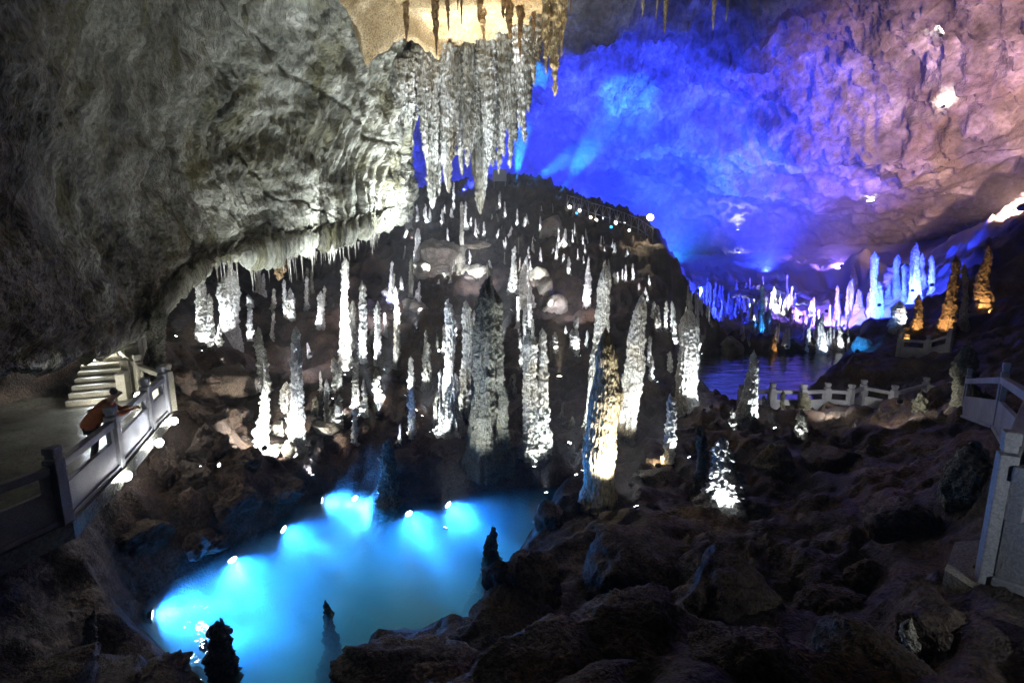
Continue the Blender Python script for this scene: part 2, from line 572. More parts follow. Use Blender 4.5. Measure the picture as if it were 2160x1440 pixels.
GX = axis([(-45, -26, 0.8), (-26, -16, 0.3), (-16, 14, 0.13), (14, 28, 0.2), (28, 46, 0.4), (46, 75, 1.0)])
GY = axis([(-6, 2, 0.4), (2, 20, 0.11), (20, 34, 0.17), (34, 60, 0.3), (60, 105, 0.9)])
XX, YY = np.meshgrid(GX, GY)
xf, yf = XX.ravel(), YY.ravel()
zb = land_base(xf, yf)
P3 = np.stack([xf, yf, zb], 1)
dist = np.hypot(xf, yf)
big = ridged(P3 * 0.22, 3) * 0.42 + fbm(P3 * 0.6 + 9, 3) * 0.30
terr = ridged(P3 * 0.9 + 40, 5, 0.6) * 0.24 + fbm(P3 * 3.1, 3, 0.6) * 0.09
# walkway shelf stays flat
shelf = np.clip(1 - np.maximum(np.maximum(xf + 10.4, -xf - 15.6) / 0.8, np.maximum(yf - 17.2, 1.0 - yf) / 1.0), 0, 1)
rough_amt = (1 - shelf) * np.clip((dist - 1.0) / 4, 0.15, 1)
rough_amt = rough_amt * np.interp(yf, [0, 13, 18, 34, 46, 70], [0.75, 0.75, 1.0, 1.0, 1.7, 1.7])
zl = zb + (big + terr) * rough_amt
# stepped limestone ledges on the slopes
zl = zl + (1 - shelf) * 0.10 * np.sin(zl * 5.5 + fbm(P3 * 0.4, 2) * 5)
zl = np.where(shelf > 0.02, zl * (1 - shelf) + 3.3 * shelf, zl)
sd_pool = poly_sdf(xf, yf, pool_poly) + 0.18 * fbm(P3 * 1.4 + 3, 3)
sd_lake = poly_sdf(xf, yf, lake_poly) + 0.3 * fbm(P3 * 0.8 + 5, 3)
for sd, dep, steep in ((sd_pool, 2.6, 1.6), (sd_lake, 1.4, 0.8)):
    inside = -np.minimum(dep, 0.05 + sd * steep) + 0.25 * fbm(P3 * 0.7 + 70, 3) * np.clip(sd / 1.5, 0, 1)
    out_d = -sd
    shore = np.maximum(zl, 0.06 + out_d * 0.25)
    k = np.clip(out_d / 0.9, 0, 1)
    zl = np.where(sd > 0, inside, np.where(out_d < 0.9, (0.0 + out_d * 0.4) * (1 - k) + np.maximum(shore, 0.0) * k, np.where(out_d < 6, np.maximum(zl, 0.12), zl)))
ZZ = zl.reshape(XX.shape)


def hgt(x, y):
    x = min(max(x, GX[0]), GX[-1] - 1e-6)
    y = min(max(y, GY[0]), GY[-1] - 1e-6)
    i = int(np.searchsorted(GX, x, 'right') - 1)
    j = int(np.searchsorted(GY, y, 'right') - 1)
    fx = (x - GX[i]) / (GX[i + 1] - GX[i])
    fy = (y - GY[j]) / (GY[j + 1] - GY[j])
    return float((ZZ[j, i] * (1 - fx) + ZZ[j, i + 1] * fx) * (1 - fy) + (ZZ[j + 1, i] * (1 - fx) + ZZ[j + 1, i + 1] * fx) * fy)


def hit(u, v, ymax=100.0, ymin=2.0):
    """where the view of pixel (u, v) meets the ground"""
    Y = ymin
    prev = ymin
    while Y < ymax:
        p = at(u, v, Y)
        if p.z < hgt(p.x, p.y):
            lo, hi = prev, Y
            for _ in range(18):
                m = 0.5 * (lo + hi)
                q = at(u, v, m)
                if q.z < hgt(q.x, q.y):
                    hi = m
                else:
                    lo = m
            return at(u, v, hi)
        prev = Y
        Y += 0.08 + Y * 0.004
    return at(u, v, ymax)


gverts = np.stack([xf, yf, zl], 1)
gfaces = grid_faces(len(GX), len(GY))
gm = mesh_data('ground', gverts, gfaces, MAT['ground'])
ground = link(bpy.data.objects.new('ground', gm))
tag(ground, 'dark brown rocky cave floor rising to a hillside', None, kind='structure')

# ------------------------------------------------------------------ water
def water_sheet(name, poly, mat, label, depth, grow=0.5):
    cx = sum(p[0] for p in poly) / len(poly)
    cy_ = sum(p[1] for p in poly) / len(poly)
    pts = []
    for x, y in poly:
        d = math.hypot(x - cx, y - cy_)
        pts.append((cx + (x - cx) * (d + grow) / d, cy_ + (y - cy_) * (d + grow) / d))
    bm = bmesh.new()
    top = [bm.verts.new((x, y, 0.0)) for x, y in pts]
    bm.faces.new(top)
    if depth:
        bot = [bm.verts.new((x, y, -depth)) for x, y in pts]
        bm.faces.new(bot[::-1])
        n = len(pts)
        for i in range(n):
            bm.faces.new((top[i], bot[i], bot[(i + 1) % n], top[(i + 1) % n]))
    bmesh.ops.triangulate(bm, faces=list(bm.faces))
    bmesh.ops.recalc_face_normals(bm, faces=list(bm.faces))
    if not depth:
        for f in bm.faces:
            if f.normal.z < 0:
                f.normal_flip()
    me = bpy.data.meshes.new(name)
    bm.to_mesh(me)
    bm.free()
    me.materials.append(mat)
    o = link(bpy.data.objects.new(name, me))
    return tag(o, label, None, kind='structure')


water_sheet('pool_water', pool_poly, MAT['pool'], 'glowing bright blue pool lit from under the water', 3.4)
water_sheet('lake_water', lake_poly, MAT['lake'], 'rippled dark violet lake below the far bank', 0, 0.8)

# ------------------------------------------------------------------ cave shell
def catmull(P, t):
    """P (n,3), t in [0,n-1]"""
    n = len(P)
    i = np.clip(np.floor(t).astype(int), 0, n - 2)
    f = (t - i)[:, None]
    p0 = P[np.clip(i - 1, 0, n - 1)]
    p1 = P[i]
    p2 = P[i + 1]
    p3 = P[np.clip(i + 2, 0, n - 1)]
    return 0.5 * (2 * p1 + (p2 - p0) * f + (2 * p0 - 5 * p1 + 4 * p2 - p3) * f ** 2 + (3 * p1 - p0 - 3 * p2 + p3) * f ** 3)


def patch(ctrl, nu, nv):
    """ctrl[row][col] -> smooth surface grid (nv rows, nu cols)"""
    C = np.array([[tuple(c) for c in r] for r in ctrl])
    R, K, _ = C.shape
    tu = np.linspace(0, K - 1, nu)
    tv = np.linspace(0, R - 1, nv)
    rows = np.stack([catmull(C[r], tu) for r in range(R)])
    out = np.stack([catmull(rows[:, j], tv) for j in range(nu)], 1)
    return out


def grid_normals(G):
    du = np.gradient(G, axis=1)
    dv = np.gradient(G, axis=0)
    n = np.cross(du, dv)
    return n / (np.linalg.norm(n, axis=2, keepdims=True) + 1e-9)


# the great sloping rock mass on the left: lip over the walkway, face rising towards the roof
rows = [
    # back of the underside
    [at(-700, 760, 9), at(-100, 730, 14.5), at(110, 690, 19), at(250, 620, 23), at(400, 510, 27), at(540, 490, 31), at(700, 470, 34), at(830, 430, 38), at(880, 400, 44)],
    # lip
    [at(-700, 905, 5), at(0, 778, 10), at(175, 745, 14), at(290, 692, 18), at(420, 566, 22), at(540, 532, 26), at(700, 500, 29), at(815, 462, 32), at(845, 440, 36)],
    [at(-740, 800, 4.9), at(-20, 735, 9.9), at(160, 690, 14), at(275, 630, 18), at(400, 535, 21.9), at(525, 500, 25.8), at(690, 470, 28.9), at(818, 430, 32), at(850, 400, 37)],
    [at(-800, 500, 5.5), at(-90, 560, 10.5), at(100, 520, 14.5), at(230, 480, 17.5), at(355, 425, 21), at(475, 395, 24.5), at(640, 370, 28), at(812, 330, 31.8), at(835, 330, 37)],
    [at(-900, 100, 6.5), at(-200, 300, 10.5), at(60, 280, 13.5), at(200, 260, 16.5), at(320, 240, 19.8), at(440, 225, 23.5), at(640, 205, 27.5), at(815, 190, 31.5), at(845, 200, 36)],
    [at(-900, -300, 6), at(-260, 0, 9.5), at(20, 0, 12), at(180, 0, 14.8), at(320, 0, 17.5), at(450, 0, 21), at(640, 0, 25), at(815, 40, 31.0), at(858, 50, 35)],
    [at(-900, -900, 4), at(-300, -500, 7), at(0, -500, 8.5), at(170, -480, 10.5), at(320, -460, 12.5), at(460, -420, 15), at(640, -330, 18), at(800, -100, 28), at(850, -60, 32)],
    [Vector((-26, -6, 22)), Vector((-20, -6, 22)), Vector((-16, -5, 22)), Vector((-13, -4, 22)), Vector((-11, -3, 22)), Vector((-9, -2, 22)), Vector((-8, 2, 22)), Vector((-7, 12, 22.5)), Vector((-6.5, 20, 23))],
]
NU, NV = 620, 320
G = patch(rows, NU, NV)
nrm = grid_normals(G)
flat = G.reshape(-1, 3)
nf_ = nrm.reshape(-1, 3)
tocam = np.array([0, 0, CAM_H]) - flat
sgn = np.sign((nf_ * tocam).sum(1))[:, None]
nf_ = nf_ * sgn
# tilted bedding plus scalloped relief
strat = flat @ np.array([0.25, -0.5, 1.0])
dfac = np.clip(flat[:, 1] / 26, 0.3, 1.0)
disp = (ridged(flat * 0.2 + 3, 3) * 0.30 + fbm(flat * 0.6 + 11, 4, 0.55) * 0.30) * dfac + ridged(flat * np.array([1.3, 1.3, 0.8]), 5, 0.62) * 0.07 + np.abs(np.sin(strat * 2.3 + fbm(flat * 0.35, 3) * 3)) * 0.13 * dfac - 0.25 * dfac
# vertical flutes towards the curtain
ucol = np.tile(np.linspace(0, 1, NU), NV)
fl = np.clip((ucol - 0.70) / 0.16, 0, 1)
flute = ridged(np.stack([flat[:, 0] * 0.9, flat[:, 1] * 0.5, flat[:, 2] * 0.10], 1) * 1.3, 3, 0.6)
disp = disp * (1 - 0.5 * fl) + flute * 0.35 * fl
# sweeping striations running down and back towards the lip
vrow = np.repeat(np.linspace(0, 1, NV), NU)
ang = ucol * 1.0 - 0.22 * vrow + 0.03 * perlin(np.stack([ucol * 5, vrow * 5, 0 * ucol], 1))
stri = ridged(np.stack([ang * 50, vrow * 2.4, 0 * ucol + 2], 1), 4, 0.62)
disp = disp + stri * (0.06 + 0.16 * np.clip((ucol - 0.25) / 0.5, 0, 1)) * np.clip(flat[:, 1] / 20, 0.4, 1.2)
# a few long joints splitting the face
for (a0, b0, c0, wd) in ((1.0, 0.35, 0.84, 0.004), (1.0, -0.25, 0.50, 0.004), (0.8, 0.7, 1.02, 0.004)):
    dline = np.abs(a0 * ucol + b0 * vrow - c0 + 0.05 * fbm(np.stack([ucol * 9, vrow * 9, 0 * ucol + c0], 1), 3))
    disp = disp - 0.24 * np.exp(-(dline / wd) ** 2)
flat = flat + nf_ * disp[:, None]
lf = grid_faces(NU, NV)
left_rock = mobj('cave_wall', flat, lf, MAT['ceiling'])
uvl = left_rock.data.uv_layers.new(name='UVMap')
li = np.empty(len(left_rock.data.loops), dtype=np.int32)
left_rock.data.loops.foreach_get('vertex_index', li)
uvl.data.foreach_set('uv', np.stack([ang, vrow], 1)[li].astype(np.float32).ravel())
tag(left_rock, 'huge grey sloping limestone overhang above the walkway', None, kind='structure')
LEFT = flat.reshape(NV, NU, 3)

# tan roof in front of the stalactite curtain
RZ = 19.4


def rear_edge(x):
    # plan curve of the roof's back edge, an alcove round the curtain
    return np.interp(x, [-12, -8.0, -6.4, -5.4, -4.4, -3.2, -1.7, 0.0, 1.2, 1.9, 2.6, 4, 10, 40], [26, 26.5, 27.2, 28.4, 31.5, 34, 34.4, 33.2, 30.5, 27.5, 25.6, 24.9, 24.5, 23])


xs = np.concatenate([np.linspace(-14, -8, 20), np.linspace(-8, 4, 150)[1:], np.linspace(4, 40, 90)[1:]])
ts = np.concatenate([np.linspace(0, 0.6, 40), np.linspace(0.6, 1.0, 110)[1:]])
RX, RT = np.meshgrid(xs, ts)
RYe = rear_edge(RX)
RY = -10 + (RYe + 10) * RT
P = np.stack([RX, RY, np.full_like(RX, RZ)], -1).reshape(-1, 3)
bowl = np.exp(-(((P[:, 0] + 1.7) / 3.3) ** 2 + ((P[:, 1] - 31.0) / 4.0) ** 2))
rz = RZ + 0.9 * bowl + fbm(P * 0.35 + 2, 4, 0.5) * 0.35 + ridged(P * 0.9 + 8, 3) * 0.12 + fbm(P * 2.2 + 5, 3, 0.6) * 0.16
rz = rz - np.clip(-5.4 - P[:, 0], 0, 2.0) + np.clip(-7.0 - P[:, 0], 0, 2.5) * 5.0
rz = rz - 1.1 * np.clip((P[:, 1] - (rear_edge(P[:, 0]) - 0.9)) / 0.9, 0, 1) ** 2 * (P[:, 0] < 2.2)
P[:, 2] = rz
nrow, ncol = RX.shape
ex = []
last = P.reshape(nrow, ncol, 3)[-1]
for dz, dy in ((0.25, 0.35), (0.9, 0.6), (2.5, 0.9), (6, 1.4), (12, 2.0)):
    r = last.copy()
    r[:, 2] += dz
    r[:, 1] += dy
    ex.append(r)
Pa = np.concatenate([P.reshape(nrow, ncol, 3)] + [e[None] for e in ex]).reshape(-1, 3)
roof = mobj('cave_ceiling', Pa, grid_faces(ncol, nrow + len(ex)), MAT['tan'])
tag(roof, 'tan limestone ceiling over the stalactite curtain', None, kind='structure')


def roof_z(x, y):
    p = np.array([[x, y, RZ]])
    b = math.exp(-(((x + 1.7) / 3.3) ** 2 + ((y - 31.0) / 4.0) ** 2))
    z = RZ + 0.9 * b + float(fbm(p * 0.35 + 2, 4, 0.5)[0]) * 0.35 + float(ridged(p * 0.9 + 8, 3)[0]) * 0.12
    z -= min(2.0, max(0.0, -5.4 - x))
    e = float(rear_edge(x)) - 0.9
    if x < 2.2:
        z -= 1.1 * min(1, max(0, (y - e) / 0.9)) ** 2
    return z


# far chamber dome
DC = np.array([20.0, 52.0, 1.0])
naz, nel = 560, 250
az = np.radians(np.linspace(-38, 222, naz))
el = np.radians(np.linspace(-4, 112, nel))
AZ, EL = np.meshgrid(az, el)
Dn = np.stack([np.cos(EL) * np.cos(AZ), np.cos(EL) * np.sin(AZ), np.sin(EL)], -1).reshape(-1, 3)
rad = np.array([60.0, 62.0, 38.0])
base = DC + Dn * rad


def bulge(u, v, Y, size, amount):
    c = np.array(at(u, v, Y))
    d = c - DC
    d = d / rad
    d /= np.linalg.norm(d)
    ang = np.arccos(np.clip(Dn @ d, -1, 1))
    return amount * np.exp(-(ang / size) ** 2)


scale_in = np.ones(len(Dn))
scale_in -= bulge(1960, 230, 80, 0.42, 0.22)
scale_in -= bulge(1760, 190, 85, 0.10, 0.07)
scale_in -= bulge(1500, 290, 100, 0.16, 0.10)
scale_in -= bulge(1250, 170, 95, 0.15, 0.10)
base = DC + Dn * rad * scale_in[:, None]
dd = ridged(base * 0.045, 3) * 2.6 + fbm(base * 0.12 + 4, 4, 0.55) * 2.4 + ridged(base * 0.4 + 20, 5, 0.62) * 0.85
base = base - Dn * dd[:, None]
dome = mobj('cave_dome', base, grid_faces(naz, nel), MAT['dome'])
tag(dome, 'vast vaulted rock wall of the far chamber', None, kind='structure')

# ------------------------------------------------------------------ lamps
def lathe(profile, n=16):
    vs, fs = [], []
    for r, z in profile:
        for k in range(n):
            a = 2 * math.pi * k / n
            vs.append((r * math.cos(a), r * math.sin(a), z))
    m = len(profile)
    for j in range(m - 1):
        for k in range(n):
            fs.append((j * n + k, j * n + (k + 1) % n, (j + 1) * n + (k + 1) % n, (j + 1) * n + k))
    fs.append(tuple(range(n))[::-1])
    fs.append(tuple((m - 1) * n + k for k in range(n)))
    return vs, fs


_v, _f = lathe([(0.35, -0.55), (0.6, -0.5), (0.62, -0.42), (0.52, -0.4), (0.62, -0.38), (0.64, -0.28), (0.54, -0.26), (0.66, -0.24), (0.8, -0.05), (1.0, 0.08), (1.0, 0.16), (0.9, 0.16), (0.86, 0.06)])
HOUSING = mesh_data('lamp_housing', _v, _f, MAT['black'], smooth=False)
_v, _f = lathe([(0.87, 0.08), (0.86, 0.13), (0.7, 0.24), (0.4, 0.31), (0.12, 0.33)])
LENSV, LENSF = _v, _f
LENSES = {}
bm = bmesh.new()
box_mesh(bm, Vector((1.06, 0, -0.35)), Vector((0.05, 0, 0)), Vector((0, 0.14, 0)), Vector((0, 0, 0.5)))
box_mesh(bm, Vector((-1.06, 0, -0.35)), Vector((0.05, 0, 0)), Vector((0, 0.14, 0)), Vector((0, 0, 0.5)))
box_mesh(bm, Vector((0, 0, -0.92)), Vector((1.11, 0, 0)), Vector((0, 0.14, 0)), Vector((0, 0, 0.06)))
BRACKET = bpy.data.meshes.new('lamp_bracket')
bm.to_mesh(BRACKET)
bm.free()
BRACKET.materials.append(MAT['steel'])


def lens_mesh(c, s):
    k = (c, s)
    if k not in LENSES:
        LENSES[k] = mesh_data('lamp_lens', LENSV, LENSF, lens_mat(c, s))
    return LENSES[k]


def lamp_at(pos, target, power, color=C_WHITE, angle=60, size=0.11, glow=12.0, blend=0.5, label=None, group=None, name='floodlight', spread=0.04, cat='floodlight', lens=None, wide=0):
    pos = Vector(pos)
    target = Vector(target)
    root = thing(name, label or 'small black floodlight aimed up at the rock formations', cat, pos, group)
    d = (target - pos).normalized()
    q = d.to_track_quat('Z', 'Y')
    h = bpy.data.objects.new('housing', HOUSING)
    link(h, root)
    h.rotation_euler = q.to_euler()
    h.scale = (size, size, size)
    le = bpy.data.objects.new('lens', lens_mesh(lens or color, glow))
    link(le, h)
    br = bpy.data.objects.new('bracket', BRACKET)
    link(br, root)
    br.scale = (size, size, size)
    br.rotation_euler = (0, 0, math.atan2(d.y, d.x) - math.pi / 2)
    if power > 0:
        ld = bpy.data.lights.new('lamp_light', 'SPOT')
        ld.energy = power
        ld.color = color
        ld.spot_size = math.radians(angle)
        ld.spot_blend = blend
        ld.shadow_soft_size = spread
        lo = bpy.data.objects.new('lamp_light', ld)
        link(lo, root)
        lo.location = d * (size * 0.45 + 0.02)
        lo.rotation_euler = (-d).to_track_quat('Z', 'Y').to_euler()
        if wide:
            l2 = ld.copy()
            l2.energy = wide
            l2.spot_size = math.radians(150)
            l2.spot_blend = 1.0
            o2 = bpy.data.objects.new('lamp_light', l2)
            link(o2, root)
            o2.location = lo.location
            o2.rotation_euler = lo.rotation_euler
    return root


def lamp(u, v, target, power, color=C_WHITE, angle=60, size=0.11, lift=None, Y=None, **kw):
    p = at(u, v, Y) if Y else hit(u, v)
    p = Vector((p.x, p.y, hgt(p.x, p.y) + (size if lift is None else lift)))
    return lamp_at(p, target, power, color, angle, size, **kw)


# ------------------------------------------------------------------ stalagmites and stalactites
def stal_mesh(name, h, r0, r1, seed=0, top_dx=0.0, top_dy=0.0, prof='cone', na=40, nz=80, pop=0.05, knob=0.16, flutes=0.12, sink=0.4, mat=None, down=False, squash=1.0, popsize=0.16, groove=0.0, irr=0.22):
    """a dripstone: local origin at its foot, axis +Z (or -Z when it hangs)"""
    t = np.linspace(0, 1, nz)
    th = np.linspace(0, 2 * np.pi, na, endpoint=False)
    TH, T = np.meshgrid(th, t)
    th_, t_ = TH.ravel(), T.ravel()
    zz = -sink + (h + sink) * t_
    hz = np.clip(zz / h, 0, 1)
    if prof == 'cone':
        R = r1 + (r0 - r1) * (1 - hz) ** 0.85
    elif prof == 'needle':
        R = r1 + (r0 - r1) * (1 - hz) ** 1.4
    elif prof == 'spindle':
        R = r1 + (r0 - r1) * np.interp(hz, [0, 0.18, 0.5, 0.68, 0.86, 0.95, 1.0], [1.0, 1.0, 0.98, 0.86, 0.5, 0.22, 0.0])
    elif prof == 'column':
        R = r1 + (r0 - r1) * (1 - np.clip(hz * 1.5, 0, 1)) ** 1.6 + 0.05 * r0 * np.sin(hz * 7 + seed)
    elif prof == 'bottle':
        R = np.interp(hz, [0, 0.45, 0.62, 0.85, 0.93, 1], [r0, r0 * 0.92, r0 * 0.78, r1 * 1.05, r1 * 0.8, r1])
    elif prof == 'mound':
        R = r1 + (r0 - r1) * np.exp(-hz * 4.0)
    elif prof == 'knobby':
        R = (r1 + (r0 - r1) * (1 - hz) ** 0.9) * (1 + 0.16 * np.sin(hz * 19 + seed) * (0.4 + 0.6 * np.sin(hz * 7 + seed * 2)))
    else:
        R = r1 + (r0 - r1) * (1 - hz)
    k1 = np.stack([hz * h / max(r0, 0.1) * 0.55, 0 * hz + seed * 1.7, 0 * hz + 3], 1)
    R = R * (1 + irr * (0.8 * perlin(k1) + 0.5 * perlin(k1 * 2.7)))
    R = R * (1 + 0.25 * np.exp(-hz * h / max(r0, 0.05) * 1.1) * (0 if down else 1))
    capw = max(0.012, min(0.15, 1.1 * r1 / h + 0.008))
    cap = np.clip((1 - t_) / capw, 0, 1)
    R = R * cap ** 0.42 + 1e-4
    cx = top_dx * hz + np.asarray(perlin(np.stack([hz * 2.2, 0 * hz + seed * 3.1, 0 * hz], 1))) * 0.35 * r0 * (hz > 0)
    cyy = top_dy * hz + np.asarray(perlin(np.stack([hz * 2.2, 0 * hz + seed * 3.1 + 50, 0 * hz], 1))) * 0.35 * r0 * (hz > 0)
    dx, dy = np.cos(th_), np.sin(th_)
    pts = np.stack([dx * R, dy * R, zz], 1)
    q = pts + seed * 7.7
    n_fl = 0.45 - 2.2 * np.abs(perlin(np.stack([dx * 1.9 + seed, dy * 1.9, hz * 1.4], 1))) + 0.5 * perlin(np.stack([dx * 6 + seed, dy * 6, hz * 2.5 + 9], 1))
    n_kn = fbm(q / np.array([max(r0, .12) * 1.5] * 2 + [max(r0, .12) * 4.5]), 4, 0.55)
    n_pop = -0.9 + 2.6 * np.abs(perlin(q / popsize * np.array([0.8, 0.8, 0.6]))) + 1.3 * np.abs(perlin(q / (popsize * 0.42) + 5))
    Rm = np.minimum(R, 1.0)
    rr = R + R * (flutes * n_fl + knob * n_kn) + pop * n_pop * np.clip(Rm / 0.12, 0.15, 1)
    if groove:
        wob = perlin(np.stack([dx * 1.5, dy * 1.5, hz * 4 + seed], 1)) * 2.2
        rr = rr + groove * R * (np.abs(np.sin(th_ * 13 + wob)) - 0.5) + groove * 0.6 * R * perlin(np.stack([dx * 9, dy * 9, zz * 7], 1))
    rr = np.maximum(rr, 0.004)
    x = cx + dx * rr
    y = cyy + dy * rr * squash
    # ragged, broken tip
    zz = zz + (1 - cap) * capw * h * 1.6 * perlin(np.stack([dx * 1.7 + seed, dy * 1.7, hz * 3], 1))
    if down:
        zz = -zz
    vs = np.stack([x, y, zz], 1)
    fs = grid_faces(na, nz, True)
    if down:
        fs = fs[:, ::-1]
    me = mesh_data(name, vs, fs, mat)
    return me


SEED = [1]


def stal(u, vb, vt, wb, wt, label, prof='cone', mat='stal', ut=None, q=1, group=None, name='stalagmite', Y=None, pop=0.06, knob=0.16, flutes=0.12, lit=None, sink=None, popsize=0.12, squash=1.0, groove=0.0, spires=None, foot=None):
    """stand a stalagmite where the photo shows its foot; widths in photo pixels"""
    SEED[0] += 1
    p = at(u, vb, Y) if Y else hit(u, vb)
    gz = hgt(p.x, p.y)
    zfoot = gz if not Y else min(gz, p.z)
    zfoot = min(zfoot, p.z)
    if foot is not None:
        zfoot = foot
    d = depth_of(p)
    top = at(ut if ut is not None else u, vt, p.y)
    h = max(0.25, top.z - zfoot)
    r0 = 0.80 * wb * d / FPX / 2
    r1 = 0.86 * wt * d / FPX / 2
    if q == 3:
        pop = min(pop, 0.042) if pop < 0.09 else pop
    na, nz = [(14, 24), (30, 60), (56, 120), (96, 220)][q]
    me = stal_mesh(name, h, r0, r1, SEED[0], top.x - p.x, 0.0, prof, na, nz, pop, knob, flutes, sink if sink is not None else 0.35 + 0.3 * r0, MAT[mat], squash=squash, popsize=popsize, groove=groove)
    o = bpy.data.objects.new(name, me)
    o.location = (p.x, p.y, zfoot)
    link(o)
    tag(o, label, 'stalagmite', group)
    rsp = random.Random(SEED[0] * 13 + 1)
    ns = spires if spires is not None else (rsp.choice([0, 1, 1, 2]) if q >= 2 else 0)
    for k in range(ns):
        an = rsp.uniform(0, 2 * math.pi)
        f = rsp.uniform(0.35, 0.8)
        rr0 = max(r1, 0.45 * r0) * rsp.uniform(0.6, 0.95)
        sm = stal_mesh('spire', h * f, rr0, rr0 * 0.35, SEED[0] * 3 + k * 11 + 400, (top.x - p.x) * f, 0, 'cone', max(30, na // 2), max(50, nz // 2), pop, knob, flutes, 0.35, MAT[mat], popsize=popsize)
        so = bpy.data.objects.new('spire', sm)
        link(so, o)
        ro = 0.5 * (r0 + r1) * 0.85
        so.location = (math.cos(an) * ro, math.sin(an) * ro * 0.8 - 0.1 * r0, 0)
    if lit:
        uplight(o, h, r0, *lit)
    return o


N_UP = [0]


def flood_label(o):
    t = o.get('label', '')
    n = len(t.split())
    if n <= 10 and not o.get('group', '').startswith(('thin', 'slim', 'rough')):
        return 'floodlight at the foot of the ' + t
    if n <= 13:
        return 'floodlight lighting the ' + t
    return 'small black floodlight at the foot of a floodlit stalagmite'


UPLIGHT_GAIN = 1.0


def uplight(o, h, r0, side=0, level=1.0, color=C_COOL, front=0.75, aim=0.6, angle=None, dist=None, size=0.07, tilt=1.0):
    """a small floodlight on the ground next to a stalagmite: side -1 left, +1 right, front = towards the viewer"""
    b = o.location
    reach = dist if dist else min(1.3, max(0.28, 0.24 * h)) + 1.15 * r0
    v = Vector((side * 1.0, -front, 0)).normalized() * reach
    x, y = b.x + v.x, b.y + v.y
    pos = Vector((x, y, max(hgt(x, y), 0.02) + size * 0.9))
    tgt = Vector((b.x, b.y, b.z + h * aim))
    D = (tgt - pos).length
    ang = angle or min(95, 2 * math.degrees(math.atan2(max(0.62 * h, 1.3 * r0), D)) + 6)
    N_UP[0] += 1
    lamp_at(pos, tgt, 120.0 * level * D * D * UPLIGHT_GAIN, color, ang, size, glow=18.0, label=flood_label(o), group='floodlights at the feet of stalagmites')


# ---- heroes in the middle
stal(1262, 1062, 694, 78, 9, 'large golden grooved stalagmite with pointed tip, tallest shape beside the blue pool', 'spindle', 'stalgold', ut=1279, q=3, pop=0.018, flutes=0.06, knob=0.05, groove=0.09, spires=0, lit=(0.45, 1.5, C_WHITE, 1.0))
stal(1243, 1045, 567, 62, 30, 'tall pale stalagmite rising right behind the golden grooved one', 'column', 'stal', ut=1275, q=3, Y=19.0, flutes=0.14, lit=(-0.4, 0.8, C_COOL, 1.3, 0.65))
stal(1318, 992, 632, 62, 34, 'thick leaning grey stalagmite standing right of the golden one', 'column', 'stal', ut=1352, q=3, Y=18.6, flutes=0.16, lit=(0.9, 0.9, C_COOL, 1.0))
stal(1452, 862, 664, 54, 44, 'blunt white floodlit stalagmite at the near edge of the violet lake', 'column', 'stalwhite', q=3, flutes=0.18, knob=0.2, lit=(0.1, 1.2, C_COOL, 1.2))
stal(1576, 880, 741, 46, 9, 'slender white tapering stalagmite in front of the violet lake', 'cone', 'stalwhite', ut=1591, q=2, lit=(0.9, 1.2, C_COOL, 0.8))
stal(1526, 1064, 926, 92, 26, 'short jagged white floodlit stalagmite among dark rocks near the lake path', 'knobby', 'stalwhite', q=3, knob=0.45, pop=0.1, lit=(-0.4, 2.2, C_COOL, 1.0))
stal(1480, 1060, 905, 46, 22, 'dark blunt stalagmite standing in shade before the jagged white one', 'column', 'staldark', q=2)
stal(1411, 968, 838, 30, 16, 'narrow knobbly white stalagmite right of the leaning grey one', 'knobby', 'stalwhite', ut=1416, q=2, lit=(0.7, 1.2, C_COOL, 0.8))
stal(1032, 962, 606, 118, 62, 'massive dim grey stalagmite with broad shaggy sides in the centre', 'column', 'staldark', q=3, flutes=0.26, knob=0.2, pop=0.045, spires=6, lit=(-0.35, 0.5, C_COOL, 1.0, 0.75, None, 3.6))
stal(985, 930, 640, 50, 18, 'speckled grey stalagmite leaning against the massive central one', 'cone', 'stal', q=2, Y=20.6, flutes=0.2, pop=0.07, lit=(-1.0, 0.55, C_COOL, 0.8))
stal(1035, 770, 566, 24, 5, 'thin dark pointed stalagmite behind the top of the massive central one', 'cone', 'staldark', q=2)
stal(1118, 940, 706, 52, 30, 'grey double stalagmite with blunt top, left half of the pair', 'column', 'stal', q=3, flutes=0.16, pop=0.055, lit=(0.4, 0.55, C_COOL, 1.0, 0.75))
stal(1148, 940, 698, 34, 14, 'grey double stalagmite with lit edge, slimmer half of the pair', 'cone', 'stal', ut=1142, q=2, flutes=0.16, pop=0.055, lit=(1.0, 0.7, C_COOL, 0.6, 0.75))
stal(948, 880, 640, 38, 20, 'bright white broken-topped stalagmite left of the massive central one', 'column', 'stalwhite', q=3, Y=22.2, flutes=0.14, lit=(-0.7, 1.5, C_COOL, 0.9, 0.75))
stal(955, 905, 800, 76, 26, 'broad white floodlit flowstone mound at the foot of the broken-topped stalagmite', 'mound', 'stalwhite', q=3, flutes=0.25, knob=0.3, pop=0.07, lit=(-0.8, 1.2, C_COOL, 0.9))
stal(764, 762, 597, 22, 15, 'slim bright white stalagmite beside the blue bar lamp', 'column', 'stalwhite', ut=766, q=2, lit=(-0.5, 1.3, C_COOL, 0.9))
stal(796, 772, 640, 19, 13, 'slim white stalagmite just right of the blue bar lamp', 'column', 'stalwhite', q=2, lit=(-0.2, 1.2, C_COOL, 0.9))
stal(838, 776, 646, 17, 13, 'slim greyish stalagmite third along from the blue bar lamp', 'column', 'stal', q=2, lit=(-0.5, 0.55, C_COOL, 0.9))
stal(728, 762, 545, 28, 14, 'tall grey stalagmite left of the blue bar lamp reaching under the overhang', 'column', 'stal', q=2, lit=(0.5, 0.5, C_COOL, 0.9))
